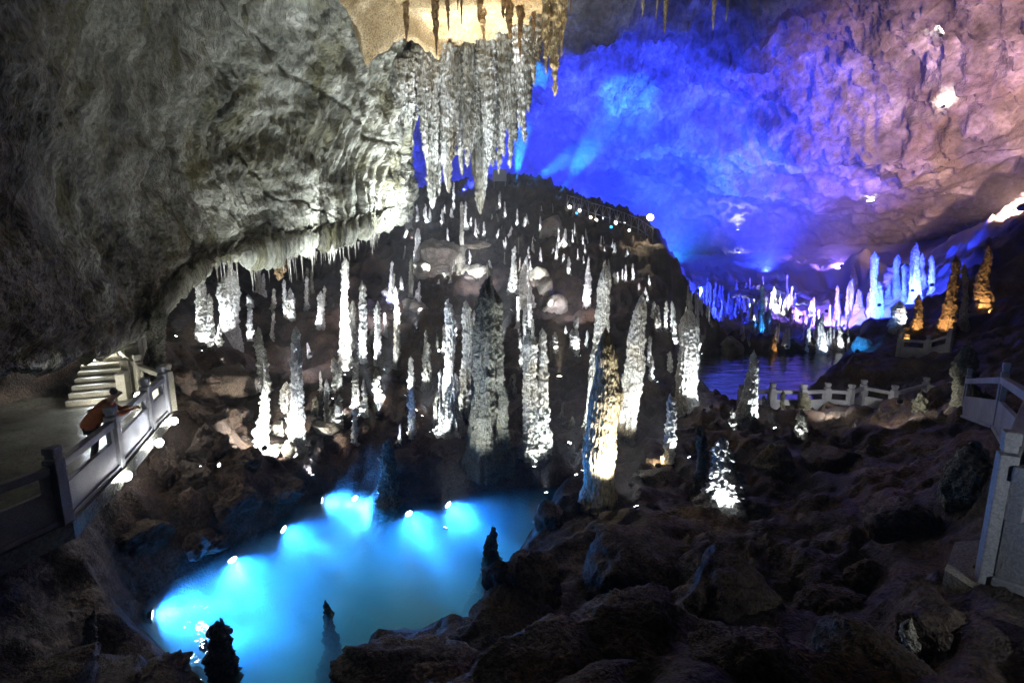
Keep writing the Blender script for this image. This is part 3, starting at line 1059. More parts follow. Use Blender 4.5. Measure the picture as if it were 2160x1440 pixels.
stal(744, 770, 640, 22, 12, 'short grey stalagmite pressed against the tall one left of the blue bar lamp', 'cone', 'stal', q=2, Y=27.2, lit=(-0.5, 0.4, C_COOL, 0.9))
stal(626, 948, 694, 44, 15, 'tall knobbly pale stalagmite above the bright star-like lamp', 'knobby', 'stalwhite', q=3, knob=0.22, pop=0.06, lit=(0.8, 1.0, C_COOL, 0.9, 0.55))
stal(552, 945, 806, 40, 9, 'white ragged pointed stalagmite at the left end of the lit pool bank', 'cone', 'stalwhite', ut=558, q=2, knob=0.3, pop=0.06, lit=(-0.3, 1.3, C_COOL, 0.9))
stal(553, 810, 694, 30, 12, 'dim grey stalagmite above the ragged pointed one', 'cone', 'stal', ut=546, q=2, lit=(0.6, 0.25, C_COOL, 0.9))
stal(603, 870, 812, 26, 20, 'stubby pale stalagmite left of the tall knobbly one', 'knobby', 'stal', q=2, knob=0.3, lit=(0.2, 0.7, C_COOL, 0.9))
stal(676, 692, 617, 20, 11, 'bright white stalagmite alone on the brown slope under the overhang', 'cone', 'stalwhite', q=2, lit=(-0.3, 1.5, C_COOL, 0.9))
stal(614, 668, 613, 18, 12, 'short lumpy white stalagmite with ochre stained foot under the overhang', 'knobby', 'stalwhite', q=2, knob=0.35, lit=(0.3, 1.6, C_COOL, 0.9))
stal(484, 720, 572, 42, 38, 'thick white blocky column glaring under the overhang', 'column', 'stalwhite', q=2, knob=0.25, lit=(-0.2, 1.6, C_COOL, 1.0, 0.65))
stal(443, 712, 624, 17, 13, 'white stalagmite between two columns under the overhang', 'column', 'stalwhite', q=2, lit=(-0.1, 1.5, C_COOL, 0.9))
stal(424, 700, 560, 26, 20, 'white column meeting the overhang at its lowest right edge', 'column', 'stalwhite', q=2, lit=(-0.8, 1.2, C_COOL, 0.6, 0.7))
stal(462, 722, 684, 13, 8, 'small white stalagmite at the foot of the blocky column', 'cone', 'stalwhite', q=1, lit=(-0.1, 1.2, C_COOL, 0.9))
stal(506, 734, 695, 10, 6, 'tiny bright stalagmite right of the blocky column', 'cone', 'stalwhite', q=1, lit=(-0.4, 1.3, C_COOL, 0.9))
stal(330, 800, 636, 40, 34, 'dark grey fluted column between walkway stairs and overhang', 'column', 'staldark', q=2, flutes=0.3)
stal(768, 872, 799, 16, 6, 'small white pointed stalagmite above the pair of round pool lamps', 'cone', 'stalwhite', q=2, lit=(-0.8, 1.2, C_COOL, 0.7))
stal(750, 856, 756, 18, 12, 'grey stalagmite just behind the small white pointed one', 'column', 'stal', q=2, lit=(0.5, 0.35, C_COOL, 0.9))
stal(716, 822, 764, 15, 11, 'rounded pale stalagmite in the dark left of the grey one', 'column', 'stal', q=2, lit=(-0.4, 0.5, C_COOL, 0.9))
stal(901, 818, 727, 26, 14, 'pale stalagmite below the slope left of the broken-topped one', 'cone', 'stal', q=2, lit=(-0.4, 0.6, C_COOL, 0.9))
stal(795, 860, 782, 20, 14, 'dim grey stalagmite on the dark bank left of centre', 'column', 'staldark', q=1)
stal(820, 1058, 930, 60, 22, 'dark mossy stalagmite stump standing in the far pool edge', 'cone', 'staldark', q=2, flutes=0.2)
stal(1239, 650, 543, 19, 6, 'white bottle-shaped stalagmite with thin neck behind the golden one', 'bottle', 'stalwhite', ut=1241, q=2, lit=(-0.3, 1.2, C_COOL, 0.9, 0.6))
stal(1080, 616, 522, 34, 7, 'white hillside stalagmite with broad base and knobbly spire', 'mound', 'stalwhite', ut=1085, q=2, knob=0.35, lit=(-0.2, 1.4, C_COOL, 0.9))
stal(1105, 645, 560, 30, 16, 'dim grey stalagmite right of the broad-based white one', 'column', 'stal', q=2, lit=(-0.8, 0.25, C_COOL, 0.6))
stal(884, 655, 594, 9, 6, 'thin white post-like stalagmite on a small lit mound', 'column', 'stalwhite', q=1, lit=(0.3, 1.6, C_COOL, 0.9))
stal(823, 632, 553, 16, 6, 'thin white crooked stalagmite on the slope above the blue bar lamp', 'mound', 'stalwhite', ut=827, q=1, knob=0.3, lit=(0.2, 1.5, C_COOL, 0.9))
stal(847, 610, 584, 9, 6, 'stubby white stalagmite right of the thin crooked one', 'cone', 'stalwhite', q=1, lit=(0.2, 1.4, C_COOL, 0.9))
stal(879, 566, 484, 20, 10, 'white stalagmite leaning on the pale layered outcrop', 'cone', 'stalwhite', ut=882, q=2, lit=(-0.3, 1.5, C_COOL, 0.9))
stal(974, 540, 428, 12, 8, 'thin grey pole-like stalagmite right of the pale layered outcrop', 'column', 'stal', q=2, lit=(0.4, 0.6, C_COOL, 0.9))
stal(860, 412, 305, 17, 6, 'tall cream stalagmite standing in the gap left of the stalactite curtain', 'cone', 'stalwhite', q=2, Y=46, lit=(0.3, 1.0, C_WHITE, 0.9))
stal(1214, 735, 668, 18, 8, 'white forked stalagmite left of the tall pale one', 'knobby', 'stalwhite', ut=1217, q=1, knob=0.3, lit=(0.3, 1.4, C_COOL, 0.9))
stal(1171, 732, 702, 14, 10, 'small white stump on the slope behind the double stalagmite', 'knobby', 'stalwhite', q=1, knob=0.3, lit=(0.2, 1.4, C_COOL, 0.9))
stal(1193, 705, 688, 8, 4, 'tiny white stalagmite left of the forked one', 'cone', 'stalwhite', q=1, lit=(0.2, 1.3, C_COOL, 0.9))
stal(1092, 695, 625, 10, 5, 'thin white stalagmite above the double stalagmite', 'cone', 'stalwhite', q=1, lit=(0.2, 1.1, C_COOL, 0.9))
stal(1107, 720, 650, 13, 8, 'white stalagmite close behind the double stalagmite', 'column', 'stalwhite', q=1, lit=(0.2, 1.0, C_COOL, 0.9))
stal(1098, 735, 713, 11, 8, 'white lump at the foot of the thin stalagmites above the double one', 'knobby', 'stalwhite', q=1, knob=0.3, lit=(0.0, 1.3, C_COOL, 0.9))
stal(1388, 684, 644, 12, 6, 'small white spindle stalagmite on the slope left of the lake', 'cone', 'stalwhite', q=1, lit=(-0.2, 1.4, C_COOL, 0.9))
stal(1374, 800, 752, 12, 9, 'small white stalagmite behind the leaning grey one', 'knobby', 'stalwhite', q=1, lit=(0.5, 1.2, C_COOL, 0.9))
ORD = ['first', 'second', 'third', 'fourth', 'fifth', 'sixth', 'seventh', 'eighth', 'ninth', 'tenth', 'eleventh', 'twelfth', 'thirteenth', 'fourteenth', 'fifteenth', 'sixteenth']


def row(specs, text, group, level=1.2, mat='stalwhite', **kw):
    specs = sorted(specs, key=lambda s: s[0])
    for i, s in enumerate(specs):
        u, vb, vt, w = s[:4]
        stal(u, vb, vt, w, w * 0.45, f'{ORD[i]} from left of the {text}', random.Random(i).choice(['cone', 'cone', 'column', 'knobby']), mat, q=1, group=group, lit=(random.Random(i + 5).uniform(-0.5, 0.5), level, C_COOL, 0.9), knob=0.25, **kw)


row([(898, 460, 430, 7), (907, 465, 440, 8), (933, 468, 442, 9), (952, 456, 440, 8), (957, 436, 415, 7), (983, 482, 426, 12), (1003, 496, 462, 6), (1021, 494, 468, 7), (957, 420, 384, 6), (938, 450, 432, 5)],
    'small white stalagmites under the stalactite curtain', 'small stalagmites under the stalactite curtain', level=1.0)
row([(1055, 436, 404, 5), (1065, 458, 426, 6), (1091, 470, 441, 6), (1140, 488, 456, 7), (1067, 515, 500, 4), (1192, 520, 482, 10), (1208, 506, 484, 5), (1212, 496, 470, 4), (1178, 518, 480, 9)],
    'small white stalagmites high on the hill below the ridge', 'small stalagmites high on the hill')
row([(1115, 540, 520, 6), (1140, 546, 522, 6), (1174, 544, 516, 8), (1189, 548, 535, 7), (1200, 574, 542, 10), (1219, 546, 524, 5), (1234, 530, 515, 5), (1231, 552, 540, 5), (1275, 530, 520, 4), (1297, 530, 512, 7), (1323, 538, 523, 6)],
    'small white stalagmites dotting the dark right flank of the hill', 'small stalagmites on the right flank')
row([(1303, 594, 573, 6), (1313, 590, 567, 5), (1320, 594, 558, 7), (1335, 592, 556, 7), (1369, 596, 580, 6), (1348, 608, 597, 6), (1362, 618, 606, 7), (1366, 634, 622, 6)],
    'small white stalagmites between the golden stalagmite and the ridge foot', 'small stalagmites on the lower right flank')

def scatter(n, ur, vr, hr, wr, text, group, seed, plit=0.35, mats=('stal', 'stalwhite', 'staldark')):
    r = random.Random(seed)
    for i in range(n):
        u, v = r.uniform(*ur), r.uniform(*vr)
        hh = r.uniform(*hr) * r.choice([0.7, 1.0, 1.0, 1.3])
        w = r.uniform(*wr)
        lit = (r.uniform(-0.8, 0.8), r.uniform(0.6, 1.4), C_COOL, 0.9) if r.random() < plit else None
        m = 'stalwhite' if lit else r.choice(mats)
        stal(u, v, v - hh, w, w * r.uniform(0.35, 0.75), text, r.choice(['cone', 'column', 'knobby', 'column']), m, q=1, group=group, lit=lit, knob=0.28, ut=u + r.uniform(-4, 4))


scatter(42, (850, 1310), (440, 600), (10, 30), (4, 8), 'thin pale stalagmite scattered over the upper hillside', 'thin stalagmites scattered over the upper hillside', 31)
scatter(24, (1000, 1340), (430, 520), (9, 22), (3, 6), 'tiny pale stalagmite dotting the crest of the hill', 'tiny stalagmites near the hill crest', 35)
scatter(46, (520, 1240), (615, 780), (24, 80), (8, 17), 'slim grey stalagmite among the crowd on the middle slope', 'slim stalagmites crowding the middle slope', 32)
scatter(30, (530, 1210), (820, 940), (22, 80), (9, 20), 'rough stalagmite among the crowd on the bank behind the pool', 'rough stalagmites on the bank behind the pool', 33)
scatter(16, (1340, 1480), (640, 880), (20, 60), (7, 15), 'rough stalagmite on the slope between the leaning grey one and the lake', 'stalagmites on the slope left of the lake', 34)

# ---- right slope: brown lit ones, dark silhouettes
stal(1996, 706, 545, 36, 14, 'tall knobbly amber-lit stalagmite on the right slope', 'knobby', 'stalbrown', ut=2016, q=2, knob=0.3, lit=(-1.0, 0.6, C_ORANGE, 0.6))
stal(2068, 648, 520, 40, 8, 'amber-lit stalagmite group peak farthest up the right slope', 'cone', 'stalbrown', ut=2083, q=2, knob=0.35, lit=(-0.6, 0.6, C_ORANGE, 0.9))
stal(2078, 648, 588, 20, 12, 'short amber stalagmite at the foot of the farthest slope peak', 'knobby', 'stalbrown', q=2, lit=(-0.4, 0.5, C_ORANGE, 0.9))
stal(1933, 700, 624, 20, 12, 'amber-lit stalagmite lowest on the right slope by the lake', 'knobby', 'stalbrown', ut=1938, q=2, knob=0.3, lit=(-0.6, 0.6, C_ORANGE, 0.9))
stal(1910, 716, 684, 20, 18, 'square amber-lit stump at the lake end of the right slope', 'column', 'stalbrown', q=1, lit=(-0.2, 0.6, C_ORANGE, 0.9))
stal(2035, 690, 560, 20, 10, 'shadowed pale stalagmite between the two amber ones on the slope', 'column', 'stal', q=2)
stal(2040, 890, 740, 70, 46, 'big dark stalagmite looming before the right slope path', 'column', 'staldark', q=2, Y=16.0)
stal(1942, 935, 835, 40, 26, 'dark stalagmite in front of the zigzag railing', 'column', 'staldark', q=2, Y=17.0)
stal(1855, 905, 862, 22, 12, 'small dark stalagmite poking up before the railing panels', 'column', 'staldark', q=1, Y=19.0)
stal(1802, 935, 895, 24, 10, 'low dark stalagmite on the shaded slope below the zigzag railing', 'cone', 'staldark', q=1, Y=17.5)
stal(1690, 918, 866, 26, 20, 'small pale stump below the left end of the zigzag railing', 'column', 'stal', q=2, lit=(-0.6, 0.5, C_COOL, 0.9))
stal(1697, 880, 832, 32, 24, 'round-topped dark stalagmite against the violet water', 'column', 'staldark', q=1, Y=22.0)
stal(1652, 888, 826, 18, 10, 'narrow dark stalagmite against the violet water', 'column', 'staldark', q=1, Y=22.0)
stal(1612, 892, 836, 16, 7, 'slim dark stalagmite beside the slender white one at the lake', 'cone', 'staldark', q=1, Y=21.5)
stal(1545, 900, 862, 18, 8, 'small lit stalagmite left of the slender white one', 'knobby', 'stalwhite', q=1, knob=0.3, lit=(-0.2, 0.9, C_COOL, 0.9))
stal(1920, 1400, 1315, 42, 40, 'dim square-topped stump low among the near right rocks', 'column', 'stal', q=1)
# ---- standing in the pool
stal(462, 1408, 1314, 90, 44, 'black notched stump standing in the glowing pool', 'cone', 'staldark', q=2, foot=-1.6, spires=1, Y=at_z(462, 1408, 0).y, sink=0.4, knob=0.3)
stal(1037, 1168, 1119, 150, 22, 'black thumb-shaped stalagmite in the pool beside the near rocks', 'needle', 'staldark', q=2, foot=-2.4, spires=0, Y=at_z(1037, 1168, 0).y, sink=0.4)
stal(689, 1290, 1272, 100, 14, 'tiny black rock tip breaking the pool surface', 'needle', 'staldark', q=2, spires=0, foot=-2.5, Y=at_z(689, 1290, 0).y, sink=0.4)
stal(195, 1420, 1290, 40, 14, 'dark pointed stalagmite on the shaded left bank', 'cone', 'staldark', q=2, Y=8.3)

# ---- far bank beyond the lake
rf = random.Random(11)
far = []
for i in range(84):
    far.append((rf.uniform(1450, 1680), rf.uniform(622, 676)))
for i in range(56):
    far.append((rf.uniform(1560, 1790), rf.uniform(668, 742)))
crowd_v, crowd_f, crowd_n = [], [], 0
for i, (u, vb) in enumerate(far):
    hpx = rf.uniform(16, 46) * (1.3 if rf.random() < 0.2 else 1)
    w = rf.uniform(4, 10)
    if hpx > 41:
        stal(u, vb, vb - hpx, w, w * 0.5, 'taller white stalagmite standing out of the crowd across the violet lake', rf.choice(['cone', 'column', 'knobby']), 'stalwhite', q=0, group='taller stalagmites on the far lake bank', knob=0.25)
        continue
    g = hit(u, vb)
    dd_ = depth_of(g)
    me = stal_mesh('tmp', hpx * dd_ / FPX, 0.8 * w * dd_ / FPX / 2, 0.4 * w * dd_ / FPX / 2, 600 + i, 0, 0, rf.choice(['cone', 'column', 'knobby']), 12, 20, 0.06, 0.25, 0.12, 0.4, None, popsize=0.12)
    co = np.empty(len(me.vertices) * 3, dtype=np.float32)
    me.vertices.foreach_get('co', co)
    crowd_v.append(co.reshape(-1, 3) + np.array([g.x, g.y, hgt(g.x, g.y)], dtype=np.float32))
    crowd_f.append(grid_faces(12, 20, True) + crowd_n)
    crowd_n += len(me.vertices)
    bpy.data.meshes.remove(me)
crowd = mobj('distant_stalagmite_field', np.concatenate(crowd_v), np.concatenate(crowd_f), MAT['stalwhite'])
tag(crowd, 'dense field of tiny white stalagmites across the violet lake', None, kind='stuff')
stal(1735, 747, 664, 42, 14, 'broad pale stalagmite mound at the far lake edge', 'mound', 'stalwhite', q=2, knob=0.4, flutes=0.3, lit=(-0.3, 1.2, C_COOL, 0.9))
stal(1708, 668, 630, 14, 8, 'leaning knobbly pale stalagmite above the broad far mound', 'knobby', 'stalwhite', ut=1716, q=1, knob=0.35, lit=(-0.4, 1.2, C_COOL, 0.9))
stal(1773, 735, 690, 16, 8, 'pale stalagmite right of the broad far mound', 'knobby', 'stalwhite', q=1, knob=0.3, lit=(-0.4, 1.0, C_COOL, 0.9))
stal(1630, 740, 705, 16, 9, 'rust brown stalagmite at the far lake edge', 'cone', 'stalbrown', q=1, lit=(0.3, 0.5, C_ORANGE, 0.9))
stal(1608, 690, 600, 14, 9, 'tall bluish column on the far bank', 'column', 'stal', q=1, lit=(-0.5, 0.5, C_AZURE, 0.9))
stal(1845, 660, 535, 28, 14, 'bright azure-lit flowstone column against the far wall', 'column', 'stalwhite', q=2, knob=0.3, lit=(0, 1.2, C_AZURE, 0.9, 0.5))
stal(1930, 640, 520, 30, 16, 'white and blue lit flowstone column right of the azure one', 'column', 'stalwhite', q=2, knob=0.3, lit=(-0.2, 0.7, (0.45, 0.6, 1.0), 0.9, 0.6))
stal(1895, 690, 640, 36, 26, 'glaring white rock face at the far lake corner', 'column', 'stalwhite', q=2, knob=0.3, lit=(0.0, 1.6, C_COOL, 0.9))
stal(1800, 620, 560, 26, 12, 'shaded violet column left of the azure-lit one', 'column', 'stal', q=1)

rw = random.Random(21)
for i in range(14):
    u = 1770 + i * 15 + rw.uniform(-5, 5)
    vb = np.interp(u, [1770, 1980], [668, 610]) + rw.uniform(-10, 14)
    hh = rw.uniform(35, 90)
    stal(u, vb, vb - hh, rw.uniform(10, 24), rw.uniform(5, 14), f'{ORD[i]} from left of the flowstone columns crowding the far right wall', 'column', 'stal', q=1, group='flowstone columns on the far right wall', knob=0.3)
# ------------------------------------------------------------------ stalactite curtain
curt = thing('stalactite_curtain', 'great hanging stalactite curtain with long ragged points lit from below', 'stalactites', (-2.0, 32, 19))


def arc_xy(s):
    """plan curve of the curtain, s = photo u"""
    Y = np.interp(s, [836, 870, 905, 940, 975, 1015, 1055, 1085, 1105, 1120, 1140], [31.5, 31.8, 32.2, 33.0, 33.8, 34.0, 33.6, 32.4, 31.2, 29.8, 28.4])
    return float(Y)


def blade(u, vtip, wpx, seed, vtop=None, parent=curt, name='stalactite', mat='curtain', prof='cone', na=40, nz=120, dY=0.0, squash=0.8, wt=0.12, **kw):
    Y = arc_xy(u) + dY
    tip = at(u, vtip, Y)
    ztop = roof_z(tip.x, Y - 0.2) + 0.5 if vtop is None else at(u, vtop, Y).z
    h = ztop - tip.z
    d = depth_of(Vector((tip.x, Y, 0.5 * (ztop + tip.z))))
    r = wpx * d / FPX / 2
    me = stal_mesh(name, h, r, r * wt, seed, 0, 0, prof, na, nz, kw.get('pop', 0.07), kw.get('knob', 0.16), kw.get('flutes', 0.4), 0.3, MAT[mat], down=True, squash=squash, popsize=0.22, groove=0.12)
    o = bpy.data.objects.new(name, me)
    link(o)
    if parent is not None:
        o.parent = parent
        o.location = Vector((tip.x, Y, ztop)) - Vector(parent.location)
    else:
        o.location = (tip.x, Y, ztop)
    return o


bl = [(846, 300, 34), (866, 262, 36), (884, 235, 34), (898, 330, 34), (912, 436, 44), (928, 408, 40), (944, 402, 42), (958, 330, 36), (974, 366, 32), (986, 352, 30), (996, 320, 40), (1013, 446, 54), (1030, 340, 40), (1041, 352, 28), (1053, 364, 26), (1064, 330, 30), (1076, 352, 30), (1088, 300, 28), (1098, 270, 28), (1106, 300, 26), (1116, 236, 24), (1126, 180, 22), (1136, 130, 20)]
for i, (u, vt, w) in enumerate(bl):
    blade(u, vt, w * 1.05, 100 + i, dY=0.45 * ((i * 7) % 3 - 1), na=56, nz=150 if w > 38 else 110, prof=['cone', 'cone', 'line'][i % 3] if w < 50 else 'cone', wt=0.2)
for i, (u, vt, w) in enumerate([(880, 250, 30), (930, 300, 44), (965, 290, 50), (1000, 300, 50), (1035, 300, 50), (1070, 290, 46), (1095, 240, 36)]):
    blade(u, vt - 30, w * 1.3, 140 + i, dY=1.3, prof='line', squash=0.4, wt=0.3)

# single stalactites hanging from the tan ceiling, tip pixel, width, distance
def hang(u, vtip, wpx, Y, label, mat='stalbrown', ztop=None, group=None, **kw):
    tip = at(u, vtip, Y)
    zt = (roof_z(tip.x, Y) + 0.35) if ztop is None else ztop
    h = zt - tip.z
    SEED[0] += 1
    r = wpx * depth_of(tip) / FPX / 2
    me = stal_mesh('stalactite', h, r, r * kw.get('wt', 0.12), SEED[0], 0, 0, kw.get('prof', 'cone'), 36, 100, kw.get('pop', 0.05), kw.get('knob', 0.2), kw.get('flutes', 0.2), 0.3, MAT[mat], down=True, popsize=0.22)
    o = bpy.data.objects.new('stalactite', me)
    o.location = (tip.x, Y, zt)
    link(o)
    return tag(o, label, 'stalactite', group)


hang(858, 92, 16, 27.0, 'short brown stalactite left of the curtain near the picture top')
hang(921, 118, 20, 26.5, 'long dark brown stalactite hanging before the left curtain edge', prof='line')
hang(946, 66, 13, 26.0, 'pointed brown stalactite right of the long dark one')
hang(974, 52, 8, 25.8, 'thin dark stalactite near the picture top above the curtain')
hang(966, 24, 9, 25.6, 'stubby dark stalactite beside the thin one at the picture top')
hang(1019, 90, 16, 28.6, 'stubby hanging knob in the middle of the lit tan ceiling', knob=0.35)
hang(1012, 48, 20, 26.6, 'ragged brown stalactite above the stubby ceiling knob', knob=0.35)
hang(1075, 88, 22, 27.0, 'ragged double-pointed brown stalactite right of the ceiling knob', knob=0.35)
hang(1062, 40, 18, 26.0, 'short brown stalactite behind the ragged double-pointed one')
hang(1097, 128, 17, 27.6, 'long slim brown stalactite before the right curtain end', prof='line')
hang(1125, 92, 12, 28.0, 'small brown stalactite at the right rim of the tan ceiling')
hang(1170, 202, 44, 25.6, 'big shaggy ochre stalactite hanging alone right of the curtain', mat='stalgold', prof='line', ztop=21.0, knob=0.22, flutes=0.3, pop=0.08)
hang(1152, 158, 24, 25.4, 'shorter ochre stalactite fused to the big shaggy one', mat='stalgold', ztop=21.0, knob=0.25, flutes=0.3, pop=0.07)
hang(1186, 120, 22, 25.9, 'side point on the right of the big shaggy ochre stalactite', mat='stalgold', ztop=21.0, knob=0.25, flutes=0.3)
hang(1203, 32, 8, 24.4, 'tiny stalactite right of the big shaggy one at the picture top')
hang(1358, 34, 20, 22.5, 'short ochre stalactite at the top edge, first of the right cluster', mat='stalgold', ztop=20.5)
hang(1402, 70, 24, 22.0, 'longest ochre stalactite of the right cluster at the top edge', mat='stalgold', ztop=20.5, prof='line')
hang(1384, 42, 14, 22.4, 'thin ochre stalactite between two larger ones at the top edge', mat='stalgold', ztop=20.5)
hang(1504, 62, 24, 21.6, 'pointed ochre stalactite alone at the top edge over the blue vault', mat='stalgold', ztop=20.5)
hang(1532, 48, 15, 21.8, 'greyish stalactite beside the pointed one over the blue vault', mat='curtain', ztop=20.5)
hang(1280, 14, 8, 23.5, 'tiny dark stalactite at the top edge before the violet rock')

# straws along the lip of the overhang
rs = random.Random(5)


def lip_point(f):
    """row 1 of the overhang patch is its lip"""
    j = min(NU - 1, max(0, int(f * (NU - 1))))
    i = int(1.0 / 7 * (NV - 1))
    seg = LEFT[max(0, i - 40):i + 30, j]
    return Vector(seg[np.argmin(seg[:, 2])])


STRAWS = [stal_mesh('stalactite', 1.0, 0.04, 0.005, 900 + k, 0, 0, 'needle', 8, 14, 0.006, 0.2, 0.1, 0.25, MAT['stal'], down=True) for k in range(5)]
CL = [rs.uniform(0.52, 0.845) for _ in range(17)]
for k in range(96):
    f = min(0.845, max(0.5, rs.choice(CL) + rs.gauss(0, 0.008)))
    p = lip_point(f)
    L_ = rs.uniform(0.1, 1.15) ** 1.4 * (1.2 if 0.55 < f < 0.7 else 0.8)
    o = bpy.data.objects.new('stalactite', STRAWS[k % 5])
    o.location = p + Vector((rs.uniform(-0.1, 0.1), rs.uniform(-0.1, 0.9), 0.12))
    wsc = rs.uniform(0.7, 1.8)
    o.scale = (wsc, wsc, L_)
    link(o)
    tag(o, 'thin pale straw stalactite in the fringe under the grey overhang', 'stalactite', 'straw stalactites fringing the overhang')


def hang_rock(u, vtip, vtop, wpx, Y, label, mat='staldark', **kw):
    tip = at(u, vtip, Y)
    return hang(u, vtip, wpx, Y, label, mat, ztop=at(u, vtop, Y).z, **kw)


hang_rock(590, 590, 510, 46, 27.2, 'mossy yellowish lump hanging in the straw fringe', 'stalbrown', knob=0.4, pop=0.08)

# ------------------------------------------------------------------ boulders
def rock_mesh(name, rx, ry, rz, seed, mat, sub=4, rough=0.22):
    bm = bmesh.new()
    bmesh.ops.create_icosphere(bm, subdivisions=sub, radius=1.0)
    co = np.array([v.co[:] for v in bm.verts])
    rnd = np.random.RandomState(seed)
    # a few flat cleavage faces
    for k in range(18):
        n = rnd.normal(size=3)
        n /= np.linalg.norm(n)
        d = co @ n
        lim = rnd.uniform(0.5, 0.85)
        ov = np.clip(d - lim, 0, None)
        co = co - n * (ov * 0.85)[:, None]
    q = co * 1.3 + seed * 3.3
    r = 1 + rough * (fbm(q, 4, 0.5) + 0.5 * ridged(q * 1.7, 3))
    r = r + 0.07 * ridged(co * 5 + seed, 4, 0.62) + 0.03 * fbm(co * 14 + seed, 2)
    strata = co @ np.array([0.25, 0.15, 1.0])
    r = r + 0.035 * np.abs(np.sin(strata * 9 + fbm(co * 2 + seed, 2) * 2))
    co = co * r[:, None] * np.array([rx, ry, rz])
    for v, c in zip(bm.verts, co):
        v.co = c
    me = bpy.data.meshes.new(name)
    bm.to_mesh(me)
    bm.free()
    me.polygons.foreach_set('use_smooth', np.ones(len(me.polygons), dtype=bool))
    me.materials.append(MAT[mat])
    return me


def boulder(u, v, wpx, hpx, Y, label, mat='boulder', sub=4, depth=0.9, seed=None, name='boulder', cat='boulder', rot=0.0, rough=0.22):
    """u, v = middle of the rock in the photo, sizes in photo pixels"""
    SEED[0] += 1
    g = hit(u, v + 0.34 * hpx)
    p = at(u, v + (0.34 if v > 1020 else 0.22) * hpx, g.y + 0.15)
    d = depth_of(p)
    rx, rz = wpx * d / FPX / 2, hpx * d / FPX / 2
    o = bpy.data.objects.new(name, rock_mesh(name, rx, rx * depth, rz, seed or SEED[0], mat, sub, rough))
    o.location = p
    o.rotation_euler = (0, rot, SEED[0] * 1.3)
    link(o)
    return tag(o, label, cat)


boulder(1345, 1160, 250, 220, 11.6, 'big dark boulder at the pool corner below the golden stalagmite', sub=5)
boulder(1545, 1190, 230, 210, 10.4, 'big rounded brown boulder in front of the jagged white stalagmite', sub=5)
boulder(1125, 1190, 190, 240, 10.9, 'craggy brown boulder overhanging the near pool edge', sub=5)
boulder(1152, 1075, 70, 70, 13.6, 'dark knob of rock where the near shore meets the far shore')
boulder(1060, 1290, 230, 190, 8.9, 'rough grey-brown boulder sloping down to the pool', sub=5)
boulder(1330, 1310, 300, 170, 8.2, 'broad shaded boulder in the middle of the near rocks', sub=5)
boulder(1845, 1190, 130, 110, 9.4, 'dim round-topped boulder on the near right slope', sub=5)
boulder(1745, 1250, 150, 130, 8.4, 'dark angular boulder left of the dim round-topped one', sub=5)
boulder(1600, 1370, 330, 150, 6.6, 'low dark boulder at the bottom edge right of centre', sub=5)
boulder(1850, 1360, 230, 130, 6.2, 'mottled dark boulder left of the square-topped stump', sub=5)
boulder(2010, 1330, 190, 120, 5.6, 'dark brown boulder below the near stone railing', sub=5)
boulder(1160, 1400, 330, 120, 6.6, 'near black boulder at the bottom edge beside the pool', sub=5)
boulder(860, 1410, 300, 90, 7.1, 'low dark ledge of rock at the bottom edge of the pool', sub=5)
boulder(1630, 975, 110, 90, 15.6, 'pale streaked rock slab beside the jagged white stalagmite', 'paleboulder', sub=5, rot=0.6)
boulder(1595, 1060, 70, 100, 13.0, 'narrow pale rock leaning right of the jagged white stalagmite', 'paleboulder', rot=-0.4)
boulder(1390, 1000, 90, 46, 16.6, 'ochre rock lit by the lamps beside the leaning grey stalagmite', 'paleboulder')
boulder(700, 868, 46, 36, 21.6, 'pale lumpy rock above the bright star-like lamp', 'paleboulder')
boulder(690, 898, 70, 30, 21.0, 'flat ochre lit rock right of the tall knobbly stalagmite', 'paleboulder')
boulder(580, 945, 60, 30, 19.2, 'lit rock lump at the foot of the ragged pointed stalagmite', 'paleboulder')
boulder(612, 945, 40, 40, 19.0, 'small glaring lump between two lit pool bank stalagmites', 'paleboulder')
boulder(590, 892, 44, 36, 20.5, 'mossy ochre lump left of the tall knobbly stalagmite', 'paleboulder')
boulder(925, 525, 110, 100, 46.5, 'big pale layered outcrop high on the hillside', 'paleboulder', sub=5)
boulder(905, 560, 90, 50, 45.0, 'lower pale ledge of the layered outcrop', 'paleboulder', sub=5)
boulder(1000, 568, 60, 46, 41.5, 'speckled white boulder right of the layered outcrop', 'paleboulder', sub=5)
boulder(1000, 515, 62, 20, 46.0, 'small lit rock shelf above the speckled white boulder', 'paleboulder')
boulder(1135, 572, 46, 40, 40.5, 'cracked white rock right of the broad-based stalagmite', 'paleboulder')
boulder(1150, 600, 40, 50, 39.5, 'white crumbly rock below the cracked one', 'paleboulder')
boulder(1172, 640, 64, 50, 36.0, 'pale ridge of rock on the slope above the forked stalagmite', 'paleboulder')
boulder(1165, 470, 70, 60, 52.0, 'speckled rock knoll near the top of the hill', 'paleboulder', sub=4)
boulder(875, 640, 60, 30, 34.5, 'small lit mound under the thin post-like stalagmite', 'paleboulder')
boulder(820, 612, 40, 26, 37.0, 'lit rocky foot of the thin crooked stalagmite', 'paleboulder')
boulder(590, 745, 100, 60, 27.0, 'rounded dark boulder under the overhang beside the dim grey stalagmite')
boulder(480, 790, 120, 70, 23.0, 'dark slab of rock below the blocky white column')
boulder(330, 1430, 150, 70, 8.6, 'brown black boulder at the pool corner, bottom left', sub=5)
boulder(100, 1420, 230, 130, 7.6, 'black boulder in the bottom left corner', sub=5)
boulder(1900, 1060, 170, 150, 11.5, 'dark bushy-looking boulder on the shaded right slope', sub=5)
boulder(2040, 985, 110, 160, 9.4, 'greenish lit rock face beside the near stone railing', 'staldark', sub=5)
boulder(1760, 960, 120, 80, 16.5, 'dark boulder below the zigzag railing')
